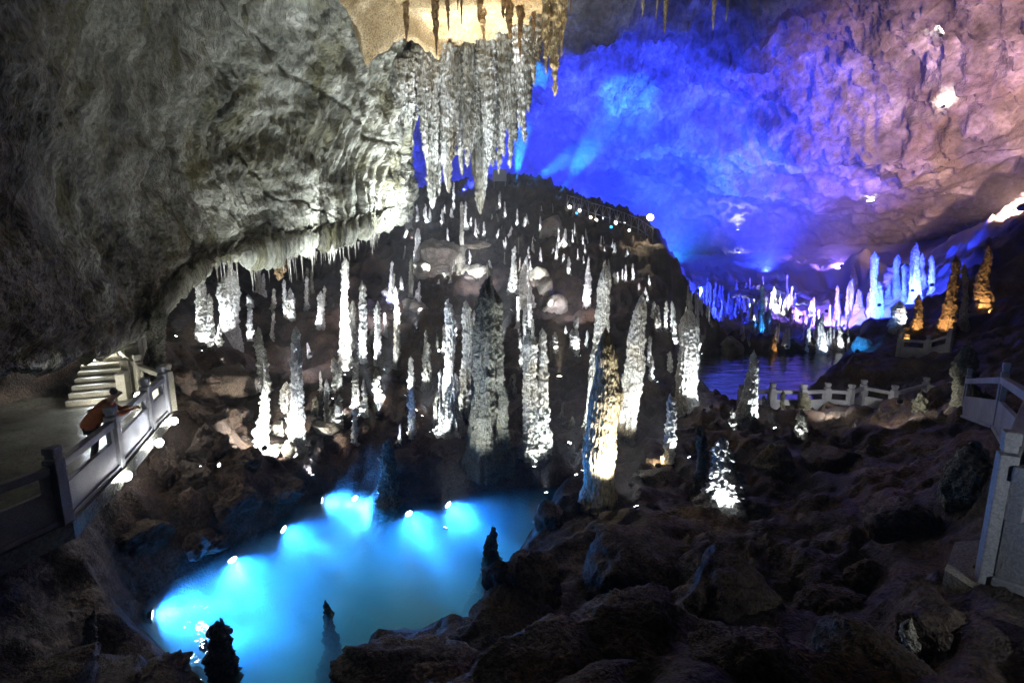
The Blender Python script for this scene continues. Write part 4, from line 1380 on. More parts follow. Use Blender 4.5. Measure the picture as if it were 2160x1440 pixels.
boulder(1545, 725, 60, 70, 43.2, 'blue floodlit hollow rock at the far lake shore', 'paleboulder')
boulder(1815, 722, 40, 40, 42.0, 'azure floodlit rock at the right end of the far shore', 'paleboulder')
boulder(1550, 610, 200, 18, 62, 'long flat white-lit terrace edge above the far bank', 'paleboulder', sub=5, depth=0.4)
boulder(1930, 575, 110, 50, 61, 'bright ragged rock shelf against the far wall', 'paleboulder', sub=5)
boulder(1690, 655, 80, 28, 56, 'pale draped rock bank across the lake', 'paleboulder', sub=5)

rb = random.Random(77)
spots = [(372, 800, 80, 60, 'dark angular block nearest the stair railing'), (415, 850, 90, 70, 'dark angular block right of the walkway lamps'), (452, 800, 70, 44, 'dark flat block under the blocky white column'), (500, 870, 80, 60, 'dark broken block left of the ragged pointed stalagmite'), (440, 930, 100, 80, 'large dark broken block on the left bank slope'), (520, 960, 70, 50, 'dark broken block at the left end of the lit bank'), (400, 1000, 90, 80, 'dark cracked block below the walkway on the bank'), (500, 1040, 90, 60, 'dark cracked block just above the left pool shore'), (335, 970, 70, 90, 'dark upright block below the walkway lamps'), (300, 1100, 110, 90, 'bluish cracked block at the foot of the walkway wall'), (420, 1120, 100, 60, 'bluish block at the left waterline'), (590, 1020, 90, 50, 'dark low block between the bank lamp and the pool')]
for u, v, w, h, lab in spots:
    boulder(u, v, w, h, 0, lab, 'ground', sub=5, rough=0.34)

# ------------------------------------------------------------------ walkway, stairs, railings
WZ = 3.6
_b = at_z(135, 1100, WZ)
_d = (at_z(0, 1163, WZ) - _b).normalized()
rail_pts = [_b + _d * 5.0, _b + _d * 2.5, _b, at_z(250, 985, WZ), at_z(318, 905, WZ), at_z(352, 870, WZ)]


def slab(name, pts, thick, mat, label):
    bm = bmesh.new()
    t = [bm.verts.new(p) for p in pts]
    b = [bm.verts.new(Vector(p) - Vector((0, 0, thick))) for p in pts]
    bm.faces.new(t)
    bm.faces.new(b[::-1])
    n = len(pts)
    for i in range(n):
        bm.faces.new((t[i], b[i], b[(i + 1) % n], t[(i + 1) % n]))
    bmesh.ops.recalc_face_normals(bm, faces=list(bm.faces))
    me = bpy.data.meshes.new(name)
    bm.to_mesh(me)
    bm.free()
    me.materials.append(mat)
    o = link(bpy.data.objects.new(name, me))
    return tag(o, label, None, kind='structure')


edge = [p + Vector((0.16, 0, -0.004)) for p in rail_pts]
back = [Vector((-12.2, 16.4, WZ - 0.004)), Vector((-16.5, 16.4, WZ - 0.004)), Vector((-16.5, rail_pts[0].y, WZ - 0.004))]
slab('walkway', edge + back, 0.32, MAT['paving'], 'wet grey paved walkway along the left cave wall')

# stair flight at the end of the walkway
stair = tag(link(bpy.data.objects.new('staircase', None)), 'short flight of pale stone steps at the end of the walkway', None, kind='structure')
sl = at_z(138, 858, WZ)
sr = at_z(240, 848, WZ)
side = (sr - sl)
side.z = 0
wid = side.length
side.normalize()
dirb = Vector((-side.y, side.x, 0))
if dirb.y < 0:
    dirb = -dirb
for k in range(8):
    c = (sl + sr) / 2 + dirb * (0.34 * k + 0.19) + Vector((0, 0, 0.08 + 0.155 * k - 0.10))
    box_obj('step', c - stair.location, side * (wid / 2), dirb * 0.19, Vector((0, 0, 0.1775)), MAT['step'], stair, bevel=0.02)
# stone cheek beside the steps
ck = tag(thing('stair_wall', 'pale curved stone cheek wall beside the steps', 'wall', sr + side * 0.2), None)
for k in range(5):
    box_obj('block', side * 0.02 * k + dirb * (0.45 + k * 0.62) + Vector((0, 0, 0.35 + 0.28 * k)), side * 0.13, dirb * 0.305, Vector((0, 0, 0.5 + 0.05 * k)), MAT['step'], ck, bevel=0.03)

POST_BM = {}


def stone_railing(name, pts, label, height=1.12, post=0.115, cap=True, group=None, mat='rail', skip=()):
    root = thing(name, label, 'railing', pts[0], group)
    z = Vector((0, 0, 1))
    for i, p in enumerate(pts):
        q = pts[min(i + 1, len(pts) - 1)] - pts[max(i - 1, 0)]
        q = Vector((q.x, q.y, 0)).normalized()
        n = Vector((-q.y, q.x, 0))
        c = p - pts[0]
        po = box_obj('post', c + z * (height * 0.5 + 0.03), q * post, n * post, z * (height * 0.5 + 0.05), MAT[mat], root, bevel=0.015)
        if cap:
            hh = height * 0.5 + 0.08
            box_obj('neck', Vector((0, 0, hh + 0.03)), q * (post * 0.72), n * (post * 0.72), z * 0.035, MAT[mat], po)
            box_obj('cap', Vector((0, 0, hh + 0.125)), q * (post * 0.95), n * (post * 0.95), z * 0.065, MAT[mat], po, bevel=0.03)
    for i in range(len(pts) - 1):
        if i in skip:
            continue
        a, b = pts[i] - pts[0], pts[i + 1] - pts[0]
        dvec = b - a
        flat_ = Vector((dvec.x, dvec.y, 0)).normalized()
        n = Vector((-flat_.y, flat_.x, 0))
        gap = post + 0.004
        L_ = dvec.length - 2 * gap
        half = dvec.normalized() * (L_ / 2)
        mid = (a + b) / 2
        box_obj('top_rail', mid + z * (height - 0.09), half, n * 0.075, z * 0.075, MAT[mat], root, bevel=0.02)
        box_obj('panel', mid + z * 0.375, half, n * 0.045, z * 0.285, MAT[mat], root, bevel=0.008)
        box_obj('base_rail', mid + z * 0.045, half, n * 0.085, z * 0.042, MAT[mat], root, bevel=0.012)
        for s in (-0.94, 0.94):
            box_obj('spacer', mid + half * s + z * (0.5 * (0.66 + height - 0.165)), half.normalized() * 0.06, n * 0.04, z * ((height - 0.165 - 0.66) / 2), MAT[mat], root)
    return root


stone_railing('stone_railing', rail_pts, 'blue-grey stone railing along the walkway with a person leaning on it')
stone_railing('stone_railing', [at_z(352, 870, WZ) + Vector((-0.02, 0.26, 0)), at_z(300, 838, WZ), at_z(262, 812, WZ) + Vector((0, 0, 0.25))], 'dim stone railing between the steps and the dark fluted column', mat='step')
DZ = 0.85
zig = [at_z(u, v, DZ) for u, v in [(1560, 874), (1625, 870), (1690, 873), (1740, 870), (1790, 874), (1816, 862), (1880, 876), (1946, 856), (1996, 868)]]
stone_railing('stone_railing', zig, 'zigzag pale stone railing along the lake shore path')
deck = [p + Vector((0, -0.25, -0.004)) for p in zig] + [p + Vector((0.3, 1.6, -0.004)) for p in zig[::-1]]
slab('lake_path', deck, 0.35, MAT['step'], 'pale stone path zigzagging along the near lake shore')
up = [at(1890, 784, 31.0), at(1948, 793, 29.6), at(1990, 806, 28.6)]
stone_railing('stone_railing', [Vector((p.x, p.y, hgt(p.x, p.y) - 0.02)) for p in up], 'small far stone railing on the slope above the zigzag one')
R1 = at(2078, 1222, 4.5)
near_r = [Vector((R1.x + 0.75, R1.y - 1.7, R1.z + 0.3)), R1, at(2150, 985, 7.6), at(2100, 905, 11.0), at(2030, 880, 15.0)]
stone_railing('stone_railing', near_r, 'near pale stone railing at the right picture edge', height=1.2, post=0.07)
stp = [R1 + Vector((-0.22, 0.2, -0.03)), R1 + Vector((-0.16, -0.3, -0.03)), R1 + Vector((0.5, -1.2, -0.03)), R1 + Vector((2.2, -1.2, -0.03)), R1 + Vector((2.2, 0.9, -0.03)), R1 + Vector((0.3, 0.7, -0.03))]
slab('path', stp, 0.16, MAT['step'], 'pale stone landing under the near right railing')

# hilltop steel railing
def tube(name, a, b, r, mat, parent, n=6):
    d = (b - a)
    L_ = d.length
    vs, fs = lathe([(r, 0), (r, L_)], n)
    o = mobj(name, vs, fs, mat, parent)
    o.location = a
    o.rotation_euler = d.to_track_quat('Z', 'Y').to_euler()
    return o


crest = []
for k in range(13):
    u = 1196 + k * 15
    v = np.interp(u, [1196, 1270, 1345, 1390], [438, 462, 488, 522])
    p = hit(u, v + 2)
    crest.append(Vector((p.x, p.y, hgt(p.x, p.y))))
mr = thing('metal_railing', 'dark steel lattice railing along the ridge path on the hill', 'railing', crest[0])
for i, p in enumerate(crest):
    tube('post', p - crest[0] + Vector((0, 0, -0.2)), p - crest[0] + Vector((0, 0, 1.25)), 0.045, MAT['steel'], mr)
for i in range(len(crest) - 1):
    a, b = crest[i] - crest[0], crest[i + 1] - crest[0]
    z1 = Vector((0, 0, 1.2))
    z0 = Vector((0, 0, 0.35))
    tube('top_rail', a + z1, b + z1, 0.04, MAT['steel'], mr)
    tube('bottom_rail', a + z0, b + z0, 0.035, MAT['steel'], mr)
    m = (a + b) / 2
    tube('brace', a + z0, m + z1, 0.025, MAT['steel'], mr)
    tube('brace', m + z1, b + z0, 0.025, MAT['steel'], mr)

# notice board on the hilltop
bp = hit(1054, 402)
nb = thing('notice_board', 'small dark framed board on legs beside the blue hilltop lamps', 'board', (bp.x, bp.y, hgt(bp.x, bp.y)))
box_obj('board', Vector((0, 0, 1.45)), Vector((0.68, 0, 0)), Vector((0, 0.03, 0)), Vector((0, 0, 0.5)), MAT['steel'], nb)
for sx in (-1, 1):
    tube('leg', Vector((sx * 0.55, 0.05, -0.2)), Vector((sx * 0.55, 0.05, 1.9)), 0.04, MAT['steel'], nb)
box_obj('frame', Vector((0, -0.02, 0.91)), Vector((0.72, 0, 0)), Vector((0, 0.03, 0)), Vector((0, 0, 0.03)), MAT['steel'], nb)
box_obj('frame', Vector((0, -0.02, 1.99)), Vector((0.72, 0, 0)), Vector((0, 0.03, 0)), Vector((0, 0, 0.03)), MAT['steel'], nb)

# ------------------------------------------------------------------ globe lamps
_v, _f = lathe([(0.25, -0.97), (0.6, -0.8), (0.88, -0.48), (1.0, 0), (0.88, 0.48), (0.6, 0.8), (0.2, 0.98)], 14)
GLOBEV, GLOBEF = _v, _f
_v, _f = lathe([(0.7, -1.35), (0.75, -1.2), (0.4, -1.1), (0.35, -0.9), (0.45, -0.85)], 12)
GBASE = mesh_data('lamp_base', _v, _f, MAT['black'])
GL = {}


def globe(pos, r, color, strength, label, group=None, power=0):
    root = thing('globe_lamp', label, 'lamp', pos, group)
    k = (color, strength)
    if k not in GL:
        GL[k] = mesh_data('lamp_globe', GLOBEV, GLOBEF, lens_mat(color, strength))
    g = bpy.data.objects.new('globe', GL[k])
    g.scale = (r, r, r)
    link(g, root)
    b = bpy.data.objects.new('base', GBASE)
    b.scale = (r, r, r)
    link(b, root)
    if power:
        ld = bpy.data.lights.new('lamp_light', 'POINT')
        ld.energy = power
        ld.color = color
        ld.shadow_soft_size = r * 1.02
        lo = link(bpy.data.objects.new('lamp_light', ld), root)
    return root


for i, (u, v, txt) in enumerate([(117, 1112, 'nearest'), (240, 1006, 'second nearest'), (312, 936, 'third nearest'), (346, 890, 'farthest')]):
    q = at_z(u, v, WZ - 0.2)
    globe(q + (Vector((0.22, -0.42, 0.08)) if i == 0 else Vector((0.34, -0.06, 0.06))), 0.10, C_WHITE, 140.0, f'round white lamp under the walkway railing, {txt} of the four', 'round lamps under the walkway railing')
globe(at(291, 834, 15.4), 0.095, C_WHITE, 140.0, 'round white lamp beside the head of the leaning person')
globe(at(194, 748, 17.4) , 0.10, C_WHITE, 420.0, 'round white lamp at the top of the steps')

for i, (u, v, r, c) in enumerate([(1201, 436, 0.15, C_WHITE), (1215, 447, 0.09, C_AZURE), (1222, 441, 0.14, C_WHITE), (1245, 448, 0.12, C_WHITE), (1257, 452, 0.13, C_WHITE), (1288, 470, 0.1, C_AZURE), (1297, 466, 0.14, C_WHITE), (1315, 470, 0.1, C_COOL), (1326, 474, 0.1, C_COOL)]):
    p = hit(u, v + 3)
    globe((p.x, p.y - 0.3, hgt(p.x, p.y - 0.3) + r * 1.3), r, c, 14.0, f'{ORD[i]} from the left of the small lamps along the ridge railing', 'small lamps along the ridge railing')

# ------------------------------------------------------------------ visible floodlights and what they light
U = Vector
lamp(645, 957, at(628, 880, 20.5), 4500, C_COOL, 140, 0.10, lift=0.25, glow=60, label='star-bright white floodlight at the foot of the tall knobbly stalagmite')
lamp(560, 962, at(566, 920, 19.5), 1800, C_WHITE, 140, 0.08, lift=0.3, glow=30, label='added bright lamp among the lit lumps at the left end of the pool bank')  # extra lamp added to brighten the bank rocks
lamp(745, 878, at(760, 760, 24), 500, C_COOL, 60, 0.10, glow=40, label='larger of two round white lamps on the dark far pool bank')
lamp(731, 881, at(700, 760, 24), 120, C_COOL, 60, 0.06, glow=40, label='smaller of two round white lamps on the dark far pool bank')
lamp(1190, 894, at(1150, 760, 22), 300, C_COOL, 55, 0.08, glow=40, label='round white lamp right of the grey double stalagmite')
lamp(1201, 938, at(1240, 780, 18.5), 400, C_COOL, 55, 0.08, glow=40, label='round white lamp left of the golden stalagmite foot')
lamp(1331, 1028, at(1280, 800, 16.8), 700, C_WHITE, 60, 0.08, glow=40, label='lowest white lamp right of the golden stalagmite')
lamp(1346, 1002, at(1340, 800, 18), 500, C_WHITE, 60, 0.07, glow=40, label='middle white lamp right of the golden stalagmite')
lamp(1388, 987, at(1370, 940, 17.5), 250, C_WARM, 80, 0.09, glow=40, label='white lamp on the ochre rock beside the leaning grey stalagmite')
lamp(1500, 862, at(1460, 760, 24), 500, C_COOL, 60, 0.09, glow=60, label='star-bright lamp on the bank right of the blunt white stalagmite')
lamp(465, 1004, at_z(190, 960, WZ) + Vector((0, 0, 0.6)), 700, C_COOL, 42, 0.07, lift=0.35, glow=20, label='dim white lamp on the dark left bank')
lamp(856, 918, at(940, 830, 21.5), 300, C_WHITE, 60, 0.06, glow=20, label='small lamp on the bank left of the broad flowstone mound')
lamp(878, 868, at(950, 800, 22), 300, C_WHITE, 60, 0.07, glow=40, label='bright lamp on the slope left of the broad flowstone mound')
lamp(925, 742, at(948, 690, 23), 200, C_WHITE, 70, 0.07, glow=40, label='small bright lamp left of the broken-topped stalagmite')
lamp(813, 772, at(796, 700, 27), 80, C_COOL, 60, 0.06, glow=30, label='small lamp at the foot of the slim white stalagmites')
lamp(436, 729, at(445, 660, 27), 120, C_COOL, 60, 0.06, glow=30, label='small lamp under the overhang left of the blocky column')
lamp(345, 723, at(330, 660, 23), 30, C_COOL, 60, 0.06, glow=30, label='small lamp beside the dark fluted column')
lamp(468, 764, at(480, 690, 27), 60, C_COOL, 60, 0.06, glow=30, label='small lamp on the dark slab below the blocky column')
lamp(1028, 508, at(990, 500, 47), 300, C_WHITE, 80, 0.10, glow=40, label='small lamp on the lit rock shelf below the curtain tip')
lamp(785, 660, at(800, 640, 34), 260, C_BLUE, 110, 0.16, glow=25, label='blue bar lamp glowing between slim white stalagmites')
lamp(1177, 625, at(1165, 600, 38), 60, C_BLUE, 90, 0.09, glow=25, label='small blue lamp on the pale ridge of rock')
lamp(1295, 583, at(1310, 560, 40), 60, C_AZURE, 90, 0.08, glow=25, label='small azure lamp right of the golden stalagmite tip')
lamp(1358, 590, at(1350, 560, 40), 60, C_AZURE, 90, 0.08, glow=25, label='small azure lamp near the foot of the ridge')
lamp(1048, 443, at(1055, 410, 54), 60, C_COOL, 60, 0.09, glow=30, label='small bluish lamp below the notice board')

# outcrop lamps on the hill
for (u, v, tu, tv, tY, pw, lab) in [(900, 590, 925, 520, 46.5, 1800, 'layered outcrop'), (985, 600, 1000, 565, 41.5, 1100, 'speckled white boulder'), (1125, 612, 1140, 580, 40.5, 900, 'cracked white rock'), (1160, 665, 1172, 640, 36, 500, 'pale rock ridge'), (1145, 505, 1165, 470, 52, 1200, 'hilltop knoll')]:
    lamp(u, v, at(tu, tv, tY), pw, C_COOL, 70, 0.08, lift=0.7, glow=15, label=f'small black floodlight aimed at the {lab}')

# added fill lamps giving a dim wash over the hillside
for (u, v, tu, tv, tY, pw, lab) in [(800, 720, 760, 600, 40, 900, 'left'), (1010, 640, 1000, 480, 50, 1500, 'upper'), (1200, 700, 1200, 560, 44, 1100, 'right'), (660, 820, 650, 720, 29, 500, 'lower left')]:
    lamp(u, v, at(tu, tv, tY), pw, (0.9, 0.85, 1.0), 130, 0.09, lift=1.6, glow=8, label=f'added fill floodlight on a stake washing the {lab} hillside', blend=1.0)

# overhang and curtain floodlights
lamp(800, 880, at(785, 440, 31.5), 75000, C_COOL, 44, 0.16, label='large floodlight under the bright right end of the overhang', blend=0.9)
lamp(620, 800, at(640, 440, 27.5), 2400, C_COOL, 100, 0.16, label='large floodlight under the middle of the overhang', blend=0.9)
lamp(420, 860, at(380, 460, 20.0), 260, C_COOL, 110, 0.16, label='large floodlight on the bank right of the walkway', blend=0.9)
lamp(880, 700, at(815, 440, 32), 6000, C_COOL, 70, 0.16, label='large floodlight below the gap between overhang and curtain', blend=0.9)
lamp(960, 720, at(960, 380, 32.5), 13000, C_COOL, 75, 0.16, label='large floodlight below the left half of the curtain', blend=0.8)
lamp(1060, 720, at(1040, 380, 32.5), 13000, C_COOL, 75, 0.16, label='large floodlight below the right half of the curtain', blend=0.8)
lamp(900, 470, at(915, 400, 33), 2500, C_COOL, 80, 0.14, label='floodlight on the hill right under the long curtain points')
lamp(1015, 760, at(1005, 85, 29.8), 40000, C_WHITE, 22, 0.18, label='narrow warm floodlight aimed at the tan ceiling bowl', blend=0.9)
lamp(1180, 800, at(1170, 90, 25.6), 14000, C_WARM, 30, 0.14, label='narrow warm floodlight aimed at the big shaggy stalactite', blend=0.6)
lamp(1400, 1010, at(1440, 20, 22.0), 9000, C_WARM, 34, 0.14, label='narrow warm floodlight aimed at the right stalactite cluster', blend=0.6)

lamp_at(at(862, 462, 30.3), at(770, 400, 31.2), 2600, C_COOL, 150, 0.12, glow=10, label='floodlight fixed at the lower right corner of the overhang', blend=1.0)

# walkway light on the left wall
lamp_at((-12.6, 4.6, 3.75), (-9.4, 12.6, 4.6), 260, C_COOL, 60, 0.1, label='added off-frame floodlight at the near end of the walkway', blend=0.9)  # off-frame lamp added to light visitor, rail and floor
lamp_at((-13.0, 10.0, 3.75), at(150, 560, 14), 45, C_WHITE, 110, 0.12, label='floodlight standing at the back of the walkway', blend=0.9)

lamp_at(at(196, 756, 17.2), at_z(150, 905, WZ), 420, C_COOL, 60, 0.09, glow=40, label='added floodlight at the top of the steps aimed down the walkway', blend=0.9)  # extra lamp added to brighten the walkway floor
lamp(425, 1010, at_z(50, 1110, WZ) + Vector((0, 0, 0.5)), 650, C_COOL, 40, 0.07, lift=0.35, glow=12, label='added second dim lamp on the dark left bank, nearer the walkway')  # added to lift the dark leftmost railing panel
# lamps added on the right to brighten the near and zigzag railings
lamp_at((4.6, 1.4, hgt(4.6, 1.4) + 0.5), (4.9, 5.0, 5.9), 150, C_COOL, 100, 0.1, label='added off-frame floodlight beside the near right railing', blend=0.9)
lamp(1740, 905, at(1760, 850, 23.5), 420, C_WHITE, 110, 0.08, lift=0.9, label='added floodlight aimed at the left half of the zigzag railing', blend=0.9)
lamp(1890, 905, at(1900, 850, 23.5), 420, C_WHITE, 110, 0.08, lift=0.9, label='added floodlight aimed at the right half of the zigzag railing', blend=0.9)
# lamp added to brighten the stairs
lamp_at((-12.3, 14.6, 3.72), (-13.5, 17.4, 4.4), 160, C_WHITE, 100, 0.08, label='added small floodlight at the foot of the steps', blend=0.9)

# blue hilltop beams
for (u, v, tu, tv, tY, pw, lab, ang, col) in [(1088, 396, 1100, 290, 60, 260000, 'middle blue beam lamp on the hilltop', 14, C_AZURE), (1117, 392, 1180, 345, 59, 110000, 'small blue beam lamp at the very top of the hill', 14, C_AZURE), (1178, 419, 1232, 330, 59, 240000, 'blue beam lamp on the ridge right of the hilltop', 14, C_AZURE), (972, 408, 1060, 360, 60, 120000, 'blue beam lamp left of the hilltop behind the curtain', 40, C_BLUE)]:
    p = hit(u, v + 6)
    lamp_at((p.x, p.y, hgt(p.x, p.y) + 0.6), at(tu, tv, tY), pw, col, ang, 0.22, glow=40, label=lab, blend=0.7)

# unseen big floods, added behind the ridge and far bank to light the vault
for (x, y, tgt, pw, ang, col, lab) in [
    (6, 68, at(1250, 150, 95), 160000, 100, C_BLUE, 'unseen big blue floodlight behind the hilltop'),
    (18, 66, at(1400, 120, 95), 200000, 110, C_BLUE, 'unseen big blue floodlight in the valley behind the ridge'),
    (22, 72, at(1500, 330, 105), 45000, 100, C_AZURE, 'unseen big azure floodlight in the valley behind the ridge'),
    (32, 66, at(1600, 200, 90), 150000, 100, C_BLUE, 'added big blue floodlight on the far terrace'),
    (40, 64, at(1750, 500, 95), 40000, 100, C_VIOLET, 'added violet floodlight at the right end of the far terrace'),
    (-6, 66, at(900, 330, 95), 50000, 100, C_BLUE, 'unseen blue floodlight behind the curtain on the far side of the hill')]:
    lamp_at((x, y, hgt(x, y) + 0.3), tgt, pw, col, ang, 0.25, glow=20, label=lab, blend=0.9)

# lamps on the far side: fixtures stand on the bank or on the chamber wall
DOME = base


def on_dome(u, v, off=0.6):
    """point of the chamber wall seen at pixel (u, v)"""
    o_ = np.array([0, 0, CAM_H])
    d_ = np.array(at(u, v, 50.0)) - o_
    d_ /= np.linalg.norm(d_)
    w_ = DOME - o_
    t_ = w_ @ d_
    e_ = np.linalg.norm(w_ - t_[:, None] * d_, axis=1) / np.maximum(t_, 1)
    e_[t_ < 30] = 9
    k = int(np.argmin(e_))
    return Vector(o_ + d_ * (t_[k] - off)), float(t_[k])


for (u, v, du, dv, pw, col, ang, sz, lab) in [
    (1556, 486, 0, -60, 2500, C_COOL, 120, 0.34, 'upper of two white lamps on the far wall'),
    (1556, 528, 0, 60, 2500, C_COOL, 120, 0.34, 'lower of two white lamps on the far wall'),
    (1772, 537, -20, 40, 2000, C_WARM, 120, 0.34, 'warm lamp on the far wall above the bank'),
    (1836, 424, 0, -20, 2500, C_WHITE, 130, 0.5, 'white lamp glaring on the right chamber wall'),
    (1990, 225, 0, -30, 1800, C_WHITE, 130, 0.2, 'small white lamp high on the right chamber wall'),
    (1985, 75, 10, -40, 1500, C_WHITE, 130, 0.2, 'white lamp at the upper right of the chamber wall'),
    (1950, 545, 0, -40, 2500, C_COOL, 120, 0.25, 'white lamp behind the ragged far shelf')]:
    p, t_ = on_dome(u, v, 1.6)
    q, _t = on_dome(u + du, v + dv, 0.0)
    lamp_at(p, q + (p - Vector((0, 0, CAM_H))).normalized() * 2, pw, col, ang, sz, glow=25, label=lab, blend=0.9, spread=0.2)
lamp(1370, 497, at(1330, 560, 36), 600, C_WARM, 100, 0.30, lift=1.5, glow=60, label='star-bright warm lamp at the right end of the ridge')
# warm light on the right wall
pk = at(2156, 438, 41.5)
lamp_at(pk, at(2010, 190, 78), 75000, C_PINK, 105, 0.3, glow=30, label='glaring orange-pink floodlight at the top of the right slope', blend=0.9)
lamp_at(at(2230, 470, 41), at(2120, 540, 41), 1500, C_ORANGE, 90, 0.14, glow=20, label='orange floodlight on the crest of the right slope', blend=0.8)
# far bank
for (u, v, tu, tv, tY, pw, col, lab) in [
    (1500, 690, 1500, 620, 56, 6500, C_COOL, 'white floodlight among the far bank stalagmites, lake end'),
    (1590, 680, 1580, 615, 60, 6500, C_COOL, 'white floodlight among the far bank stalagmites, middle'),
    (1660, 735, 1660, 660, 54, 6000, C_COOL, 'white floodlight at the far shore below the draped bank'),
    (1560, 735, 1540, 700, 46, 3500, C_AZURE, 'azure floodlight aimed into the blue hollow'),
    (1520, 735, 1545, 690, 46, 3500, C_BLUE, 'blue floodlight aimed into the blue hollow'),
    (1808, 745, 1816, 700, 42, 600, C_AZURE, 'azure floodlight at the right end of the far shore'),
    (1780, 690, 1800, 600, 58, 14000, C_BLUE, 'blue floodlight below the shaded violet column'),
    (1700, 690, 1700, 600, 60, 12000, C_VIOLET, 'violet floodlight on the draped rock bank')]:
    lamp(u, v, at(tu, tv, tY), pw, col, 100, 0.14, glow=15, label=lab, blend=0.8)


# lamps on stakes added to wash the far bank in blue and violet
for (u, v, tu, tv, tY, pw, col, lab) in [
    (1470, 650, 1480, 560, 90, 30000, C_BLUE, 'added blue floodlight on a stake at the left of the far bank'),
    (1600, 650, 1600, 560, 90, 40000, C_BLUE, 'added blue floodlight on a stake in the middle of the far bank'),
    (1740, 690, 1760, 600, 75, 11000, C_VIOLET, 'added violet floodlight on a stake above the broad far mound'),
    (1850, 680, 1870, 560, 70, 40000, C_BLUE, 'added blue floodlight on a stake before the far columns'),
    (1960, 640, 1960, 520, 66, 12000, C_BLUE, 'added blue floodlight on a stake at the foot of the right slope columns'),
    (1850, 668, 1845, 600, 62, 3200, C_AZURE, 'azure floodlight at the foot of the azure column'),
    (1920, 650, 1940, 570, 63, 600, (0.3, 0.55, 1.0), 'pale blue floodlight below the ragged far shelf'),
    (1640, 670, 1620, 610, 64, 2600, C_COOL, 'white floodlight below the long flat terrace')]:
    lamp(u, v, at(tu, tv, tY), pw, col, 140, 0.14, lift=1.4, glow=12, label=lab, blend=1.0)

# underwater lamps
UWL = [(318, 1296, 700, 1240, 1.6, 'largest underwater lamp, at the left pool corner'), (430, 1362, 620, 1320, 0.8, 'underwater lamp beside the black notched stump'), (482, 1172, 560, 1300, 1.2, 'underwater lamp on the left pool shore below the bank'), (590, 1114, 760, 1200, 0.9, 'underwater lamp at the upper left pool bend'), (650, 1058, 900, 1080, 0.8, 'underwater lamp lying level at the far left shore'), (748, 1050, 830, 1180, 1.0, 'greenish star-like underwater lamp at the far shore'), (862, 1082, 960, 1240, 1.0, 'underwater lamp right of the mossy stump'), (942, 1062, 1080, 1180, 1.0, 'underwater lamp farthest right at the far shore')]
for u, v, tu, tv, k, lab in UWL:
    p = at_z(u, v, -0.16)
    t = at_z(tu, tv, -1.1)
    h_ = Vector((t.x - p.x, t.y - p.y, 0)).normalized()
    for _ in range(30):
        if hgt(p.x, p.y) < p.z - 0.2:
            break
        p = p + h_ * 0.06
    lamp_at(p, t, 7500 * k, C_POOL, 28, 0.13, glow=25, lens=(0.45, 1.0, 0.7) if 'greenish' in lab else (0.62, 0.88, 1.0), wide=1700 * k, label=lab, group='underwater lamps round the pool', name='underwater_lamp', cat='lamp', blend=0.8)

# ------------------------------------------------------------------ visitor leaning on the walkway railing
def skin_mesh(name, pts, edges, mat, parent, sub=2, root=0):
    me = bpy.data.meshes.new(name)
    me.from_pydata([p[:3] for p in pts], edges, [])
    me.update()
    o = bpy.data.objects.new(name, me)
    link(o, parent)
    sk = o.modifiers.new('skin', 'SKIN')
    sk.use_smooth_shade = True
    if not me.skin_vertices:
        me.attributes.new
    for i, d in enumerate(me.skin_vertices[0].data):
        r = pts[i][3]
        d.radius = r if isinstance(r, tuple) else (r, r)
        d.use_root = (i == root)
    ss = o.modifiers.new('sub', 'SUBSURF')
    ss.levels = sub
    ss.render_levels = sub
    me.materials.append(mat)
    return o


def chain(pts, edges, start, items):
    prev = start
    for it in items:
        pts.append(it)
        edges.append((prev, len(pts) - 1))
        prev = len(pts) - 1
    return prev


pts = [(0, 0, 0.93, (0.13, 0.10))]
ed = []
sp = chain(pts, ed, 0, [(0.14, 0, 1.10, (0.125, 0.10)), (0.27, 0, 1.27, (0.15, 0.105)), (0.37, 0, 1.40, 0.085)])
nk = chain(pts, ed, sp, [(0.42, 0, 1.48, 0.055), (0.48, 0, 1.545, 0.085), (0.52, 0, 1.61, 0.10), (0.54, 0, 1.67, 0.08)])
chain(pts, ed, len(pts) - 2, [(0.635, 0, 1.56, 0.018)])
for s_ in (-1, 1):
    w = chain(pts, ed, sp, [(0.36, 0.20 * s_, 1.36, 0.058), (0.47, 0.27 * s_, 1.21, 0.046), (0.54, 0.27 * s_, 1.14, 0.042), (0.68, 0.17 * s_, 1.17, 0.033), (0.78, 0.10 * s_, 1.19, 0.026)])
    palm = chain(pts, ed, w, [(0.83, 0.075 * s_, 1.195, (0.024, 0.03))])
    for j, (dy, ln) in enumerate([(0.03, 0.075), (0.012, 0.085), (-0.006, 0.08), (-0.024, 0.062)]):
        chain(pts, ed, palm, [(0.85, (0.07 + dy) * s_, 1.20 - 0.004 * j, 0.0095), (0.85 + ln * 0.55, (0.06 + dy * 0.9) * s_, 1.195 - 0.004 * j, 0.0088), (0.85 + ln * 0.85, (0.045 + dy * 0.8) * s_, 1.175 - 0.004 * j, 0.0075)])
    chain(pts, ed, w, [(0.80, 0.06 * s_, 1.215, 0.011), (0.835, 0.03 * s_, 1.225, 0.009)])
    chain(pts, ed, 0, [(0.0, 0.10 * s_, 0.86, 0.088), (0.03, 0.11 * s_, 0.50, 0.06), (-0.06, 0.11 * s_, 0.14, 0.042), (-0.07, 0.11 * s_, 0.06, 0.042), (0.08, 0.12 * s_, 0.04, 0.036)])
rC, rD = rail_pts[3], rail_pts[4]
along = (rD - rC).normalized()
outw = Vector((along.y, -along.x, 0))
if outw.x < 0:
    outw = -outw
person = thing('person', 'person in an orange-brown jacket and dark trousers leaning over the walkway railing', 'person', rC + along * 0.35 - outw * 0.50)
person.rotation_euler = (0, 0, math.atan2(outw.y, outw.x) + 0.25)
